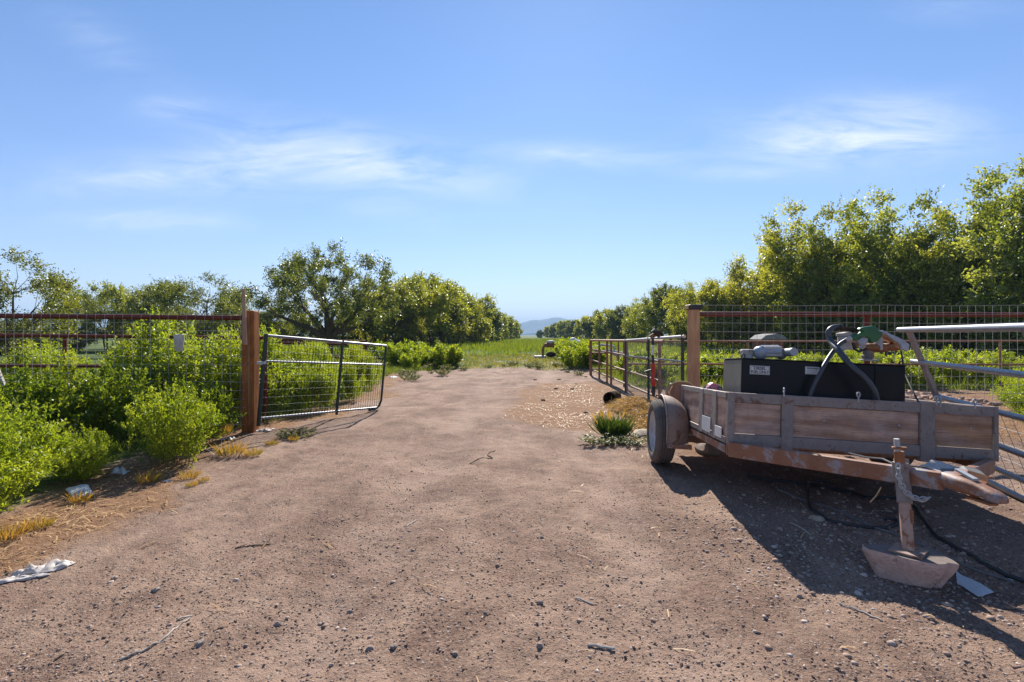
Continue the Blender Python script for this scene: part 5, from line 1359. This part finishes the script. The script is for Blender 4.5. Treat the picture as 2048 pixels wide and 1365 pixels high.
# hut far behind the tank
hd = 24.0; hx = (1536-1024)/1024*hd
ht = empty('small_hut', (hx, hd, 0), 'small red brown hut with a grey shaggy roof behind the black tank', 'hut')
wpart(MB().box((hx-.5, hd-.5, 0), (hx+.5, hd+.5, 1.15)), 'wall', M['red_wall'], ht, bevel=.02)
wpart(MB().prism([(hx-.62, 1.15), (hx-.35, 1.36), (hx+.1, 1.42), (hx+.42, 1.34), (hx+.64, 1.15)][::-1], hd-.6, hd+.6), 'roof', M['roof_grey'], ht, bevel=.03)
wpart(MB().box((hx-.12, hd-.515, .2), (hx+.2, hd-.502, .95)), 'door', M['wood_grey'], ht)

# ------------------------------------------------------------------ concrete block, hoses, paper on the ground
bx = Vector((2.215, 2.85, 0))
poly_ = [(x_*.76, y_*.98) for x_, y_ in [(-.215, .14), (-.10, .17), (.06, .17), (.25, .12), (.27, .05), (.262, -.075), (.245, -.11), (.19, -.085), (.15, -.105), (.07, -.10), (-.03, -.055), (-.13, .02), (-.23, .10)]]
po_ = []
for i_ in range(len(poly_)):      # broken, uneven rim
    (xa, ya), (xb, yb) = poly_[i_], poly_[(i_ + 1) % len(poly_)]
    for k_ in range(4):
        t_ = k_ / 4; x_ = xa + (xb - xa) * t_; y_ = ya + (yb - ya) * t_; n_ = mnoise.noise(Vector((x_ * 24, y_ * 24, 3)))
        po_.append((x_ * (1 + .06 * n_), y_ * (1 + .10 * n_) + .004 * n_))
poly_ = po_
cbk = MB(); nP = len(poly_); vs = []; lv = [(-.06, .60, .0), (.0, .72, .01), (.04, .82, .0), (.08, .92, -.006), (.118, .99, .006), (.138, .985, 0)]
for (z, k, j) in lv:
    for i, (x, y) in enumerate(poly_):
        wob = 1 + .08 * mnoise.noise(Vector((x*9, y*9, z*22))) * (0 if z > .13 else 1) + .03 * mnoise.noise(Vector((x*40, y*40, z*60))) * (0 if z > .13 else 1)
        vs.append(bx + Vector((x*k*wob, y*k*wob + (1-k)*.06, z + (.006*math.sin(i*2.1) if 0 < z < .13 else 0))))
fs = []
for r_ in range(len(lv)-1):
    for i in range(nP): fs.append((r_*nP+i, r_*nP+(i+1)%nP, (r_+1)*nP+(i+1)%nP, (r_+1)*nP+i))
fs.append(tuple(range(nP-1, -1, -1)))
cb_root = empty('concrete_block', bx, 'pinkish broken concrete block under the trailer jack', 'concrete block')
cbk.add(vs, fs); wpart(cbk, 'rough_side', M['concrete'], cb_root)
tp = MB(); top_ = [bx + Vector((x*.985, y*.985+.001, .1385 + .002*mnoise.noise(Vector((x*9, y*9, 0))))) for x, y in poly_]; tp.add([bx + Vector((0.02, .04, .139))] + top_, [(0, 1+i, 1+(i+1) % nP) for i in range(nP)])
wpart(tp, 'flat_top', M['block_top'], cb_root)
def ghose(name, pxs, r, mat, lb, cat='hose', lift=.8):
    pts = []
    for px, py in pxs:
        g = G(px, py); pts.append(Vector((g.x, g.y, gz1(g.x, g.y) + r*lift)))
    pts = smooth_path(pts, 6)
    for p in pts: p.z = gz1(p.x, p.y) + r*lift
    o = MB().tube(pts, r, 8).build(name, M[mat], smooth=True); return tag(o, lb, cat)
ghose('water_hose', ((1556, 982), (1640, 1012), (1700, 1035), (1760, 1063), (1800, 1075), (1870, 1105), (1940, 1135), (2030, 1166)), .0085, 'hose_grey', 'dusty grey hose running straight past the concrete block')
ghose('water_hose', ((1495, 950), (1540, 960), (1590, 965), (1640, 972), (1700, 985), (1740, 1000), (1800, 1000), (1830, 1020), (1850, 1050), (1885, 1085), (1940, 1115), (2010, 1150), (2060, 1165)), .0125, 'black', 'black hose curving behind the jack on the shaded ground')
ghose('water_hose', ((1660, 962), (1622, 965), (1616, 990), (1620, 1018), (1650, 1040), (1700, 1052), (1750, 1058), (1788, 1056), (1793, 1045), (1770, 1042)), .012, 'black', 'looped black hose end beside the oval stone')
ghose('rope_line', ((1210, 880), (1250, 885), (1300, 895), (1330, 905)), .008, 'hose_grey', 'thin line on the ground left of the trailer wheel', 'rope')
ghose('root', ((940, 925), (965, 915), (985, 916), (975, 908), (990, 900)), .005, 'bark', 'small curled twig on the upper road', 'twig')
for i, (a, lb) in enumerate(((((470, 1092), (505, 1088), (541, 1086)), 'dark stick on the left wheel track'), (((355, 1240), (372, 1232), (385, 1225)), 'pale forked stalk left of the road centre'), (((240, 1318), (290, 1300), (330, 1278), (355, 1255), (380, 1236)), 'long thin curved root at the lower left'),
        (((1678, 1208), (1720, 1222), (1764, 1243)), 'straight straw on the shadow edge'), (((1175, 1302), (1230, 1306)), 'flat pale stick at the bottom of the road'), (((1580, 1045), (1622, 1070)), 'pale straw in the shade right of the shadow corner'), (((812, 1052), (832, 1038)), 'short pale stick on the middle of the road'), (((1150, 1205), (1184, 1215)), 'thin stick right of the angular dark stone'), (((110, 1315), (128, 1305)), 'short brown stick at the lower left edge'))):
    ghose('stick', a, .004 if i not in (4,) else .006, 'bleached' if i not in (0, 8) else 'bark', lb, 'stick', 1.2)
# paper and foam
def sheet(name, corners, mat, lb, cat, lift=.015, thick=.004, curl=.02):
    pts = [G(*c) for c in corners]; mb = MB(); n = 6; vs = []; fs = []
    for i in range(n+1):
        for j in range(n+1):
            u, v = i/n, j/n; p = pts[0].lerp(pts[1], u).lerp(pts[3].lerp(pts[2], u), v)
            p.z = gz1(p.x, p.y) + lift + curl * (math.sin(u*3)*.5 + (1-v)**2 * .6); vs.append(p)
    top = len(vs); vs += [p - Vector((0, 0, thick)) for p in vs]
    for i in range(n):
        for j in range(n):
            a = i*(n+1)+j; fs.append((a, a+1, a+n+2, a+n+1)); fs.append((top+a, top+a+n+1, top+a+n+2, top+a+1))
    edge = [i*(n+1) for i in range(n+1)] + [n*(n+1)+j for j in range(1, n+1)] + [i*(n+1)+n for i in range(n-1, -1, -1)] + [j for j in range(n-1, 0, -1)]
    for k in range(len(edge)): a, b = edge[k], edge[(k+1) % len(edge)]; fs.append((a, b, top+b, top+a))
    mb.add(vs, fs); o = mb.build(name, M[mat], smooth=True); return tag(o, lb, cat)
sheet('paper_sheet', ((1912, 1140), (1988, 1184), (1956, 1192), (1914, 1162)), 'white', 'white paper sheet on the ground right of the concrete block', 'paper', .008, .002, .004)
sheet('foam_sheet', ((131, 980), (176, 974), (190, 990), (150, 998)), 'white', 'white foam sheet among dry grass at the left edge of the road', 'foam sheet', .02, .01, .025)
def crumple(name, cx, cy, wx, wy, h, mat, lb, cat, seed=0, n=22, yaw=0):
    vs = []; fs = []; c = G(cx, cy)
    for i in range(n+1):
        for j in range(n//2+1):
            u = i/n*2-1; v = j/(n//2)*2-1; x = u*wx*(1 + .12*math.sin(v*3+seed)); y = v*wy*(1 + .35*math.sin(u*4+seed))
            xr = x*math.cos(yaw) - y*math.sin(yaw); yr = x*math.sin(yaw) + y*math.cos(yaw)
            nn = abs(mnoise.noise(Vector((x*16, y*16, seed)))) * 1.6 + abs(mnoise.noise(Vector((x*40, y*40, seed)))) * .6
            e = max(0, 1 - max(abs(u), abs(v))**4)
            vs.append(Vector((c.x+xr, c.y+yr, gz1(c.x+xr, c.y+yr) + .004 + h*nn*e)))
    m = n//2+1
    for i in range(n):
        for j in range(n//2): a = i*m+j; fs.append((a, a+1, a+m+1, a+m))
    mb = MB(); mb.add(vs, fs); o = mb.build(name, M[mat], smooth=True); md = o.modifiers.new('thick', 'SOLIDIFY'); md.thickness = .002; return tag(o, lb, cat)
crumple('crumpled_cloth', 88, 1130, .13, .05, .035, 'dirty_white', 'crumpled dirty white cloth at the left edge of the road', 'cloth', 1, yaw=.55)
crumple('cloth_strip', 15, 1152, .17, .03, .02, 'dirty_white', 'narrow strip of dirty cloth running off the left edge', 'cloth', 2, yaw=.45)
crumple('plastic_wrapper', 240, 945, .07, .05, .06, 'white', 'white plastic wrapper in the weeds left of the golden tuft', 'wrapper', 3)
crumple('plastic_scrap', 528, 862, .10, .08, .05, 'dirty_white', 'grey white plastic scrap at the foot of the gate hinge', 'wrapper', 4)
crumple('paper_scrap', 455, 880, .08, .05, .05, 'dirty_white', 'torn pale scrap left of the orange post foot', 'paper', 5)
crumple('paper_scrap', 335, 962, .025, .02, .02, 'white', 'tiny white scrap between two golden tufts', 'paper', 6)
crumple('paper_scrap', 785, 756, .14, .1, .04, 'white', 'white scrap on the road beyond the open gate', 'paper', 7)
# dung clods in the straw
for i, (px, py, lb) in enumerate(((1086, 800, 'dark dung clod in the straw nearest the road'), (1145, 780, 'dark dung clod left of the drum'), (1152, 770, 'dung clod just behind the clod left of the drum'), (1112, 778, 'small dung clod in the middle of the straw'), (1118, 760, 'dung clod at the far edge of the straw'), (1070, 762, 'dung clod at the left far edge of the straw'), (1172, 826, 'dung clod nearest the spiky plant'), (1172, 754, 'dung clod near the far end of the corral'))):
    stone(px, py, .05, lb, 'brown_dark', .4, 50 + i, 'dung_clod')['category'] = 'dung'
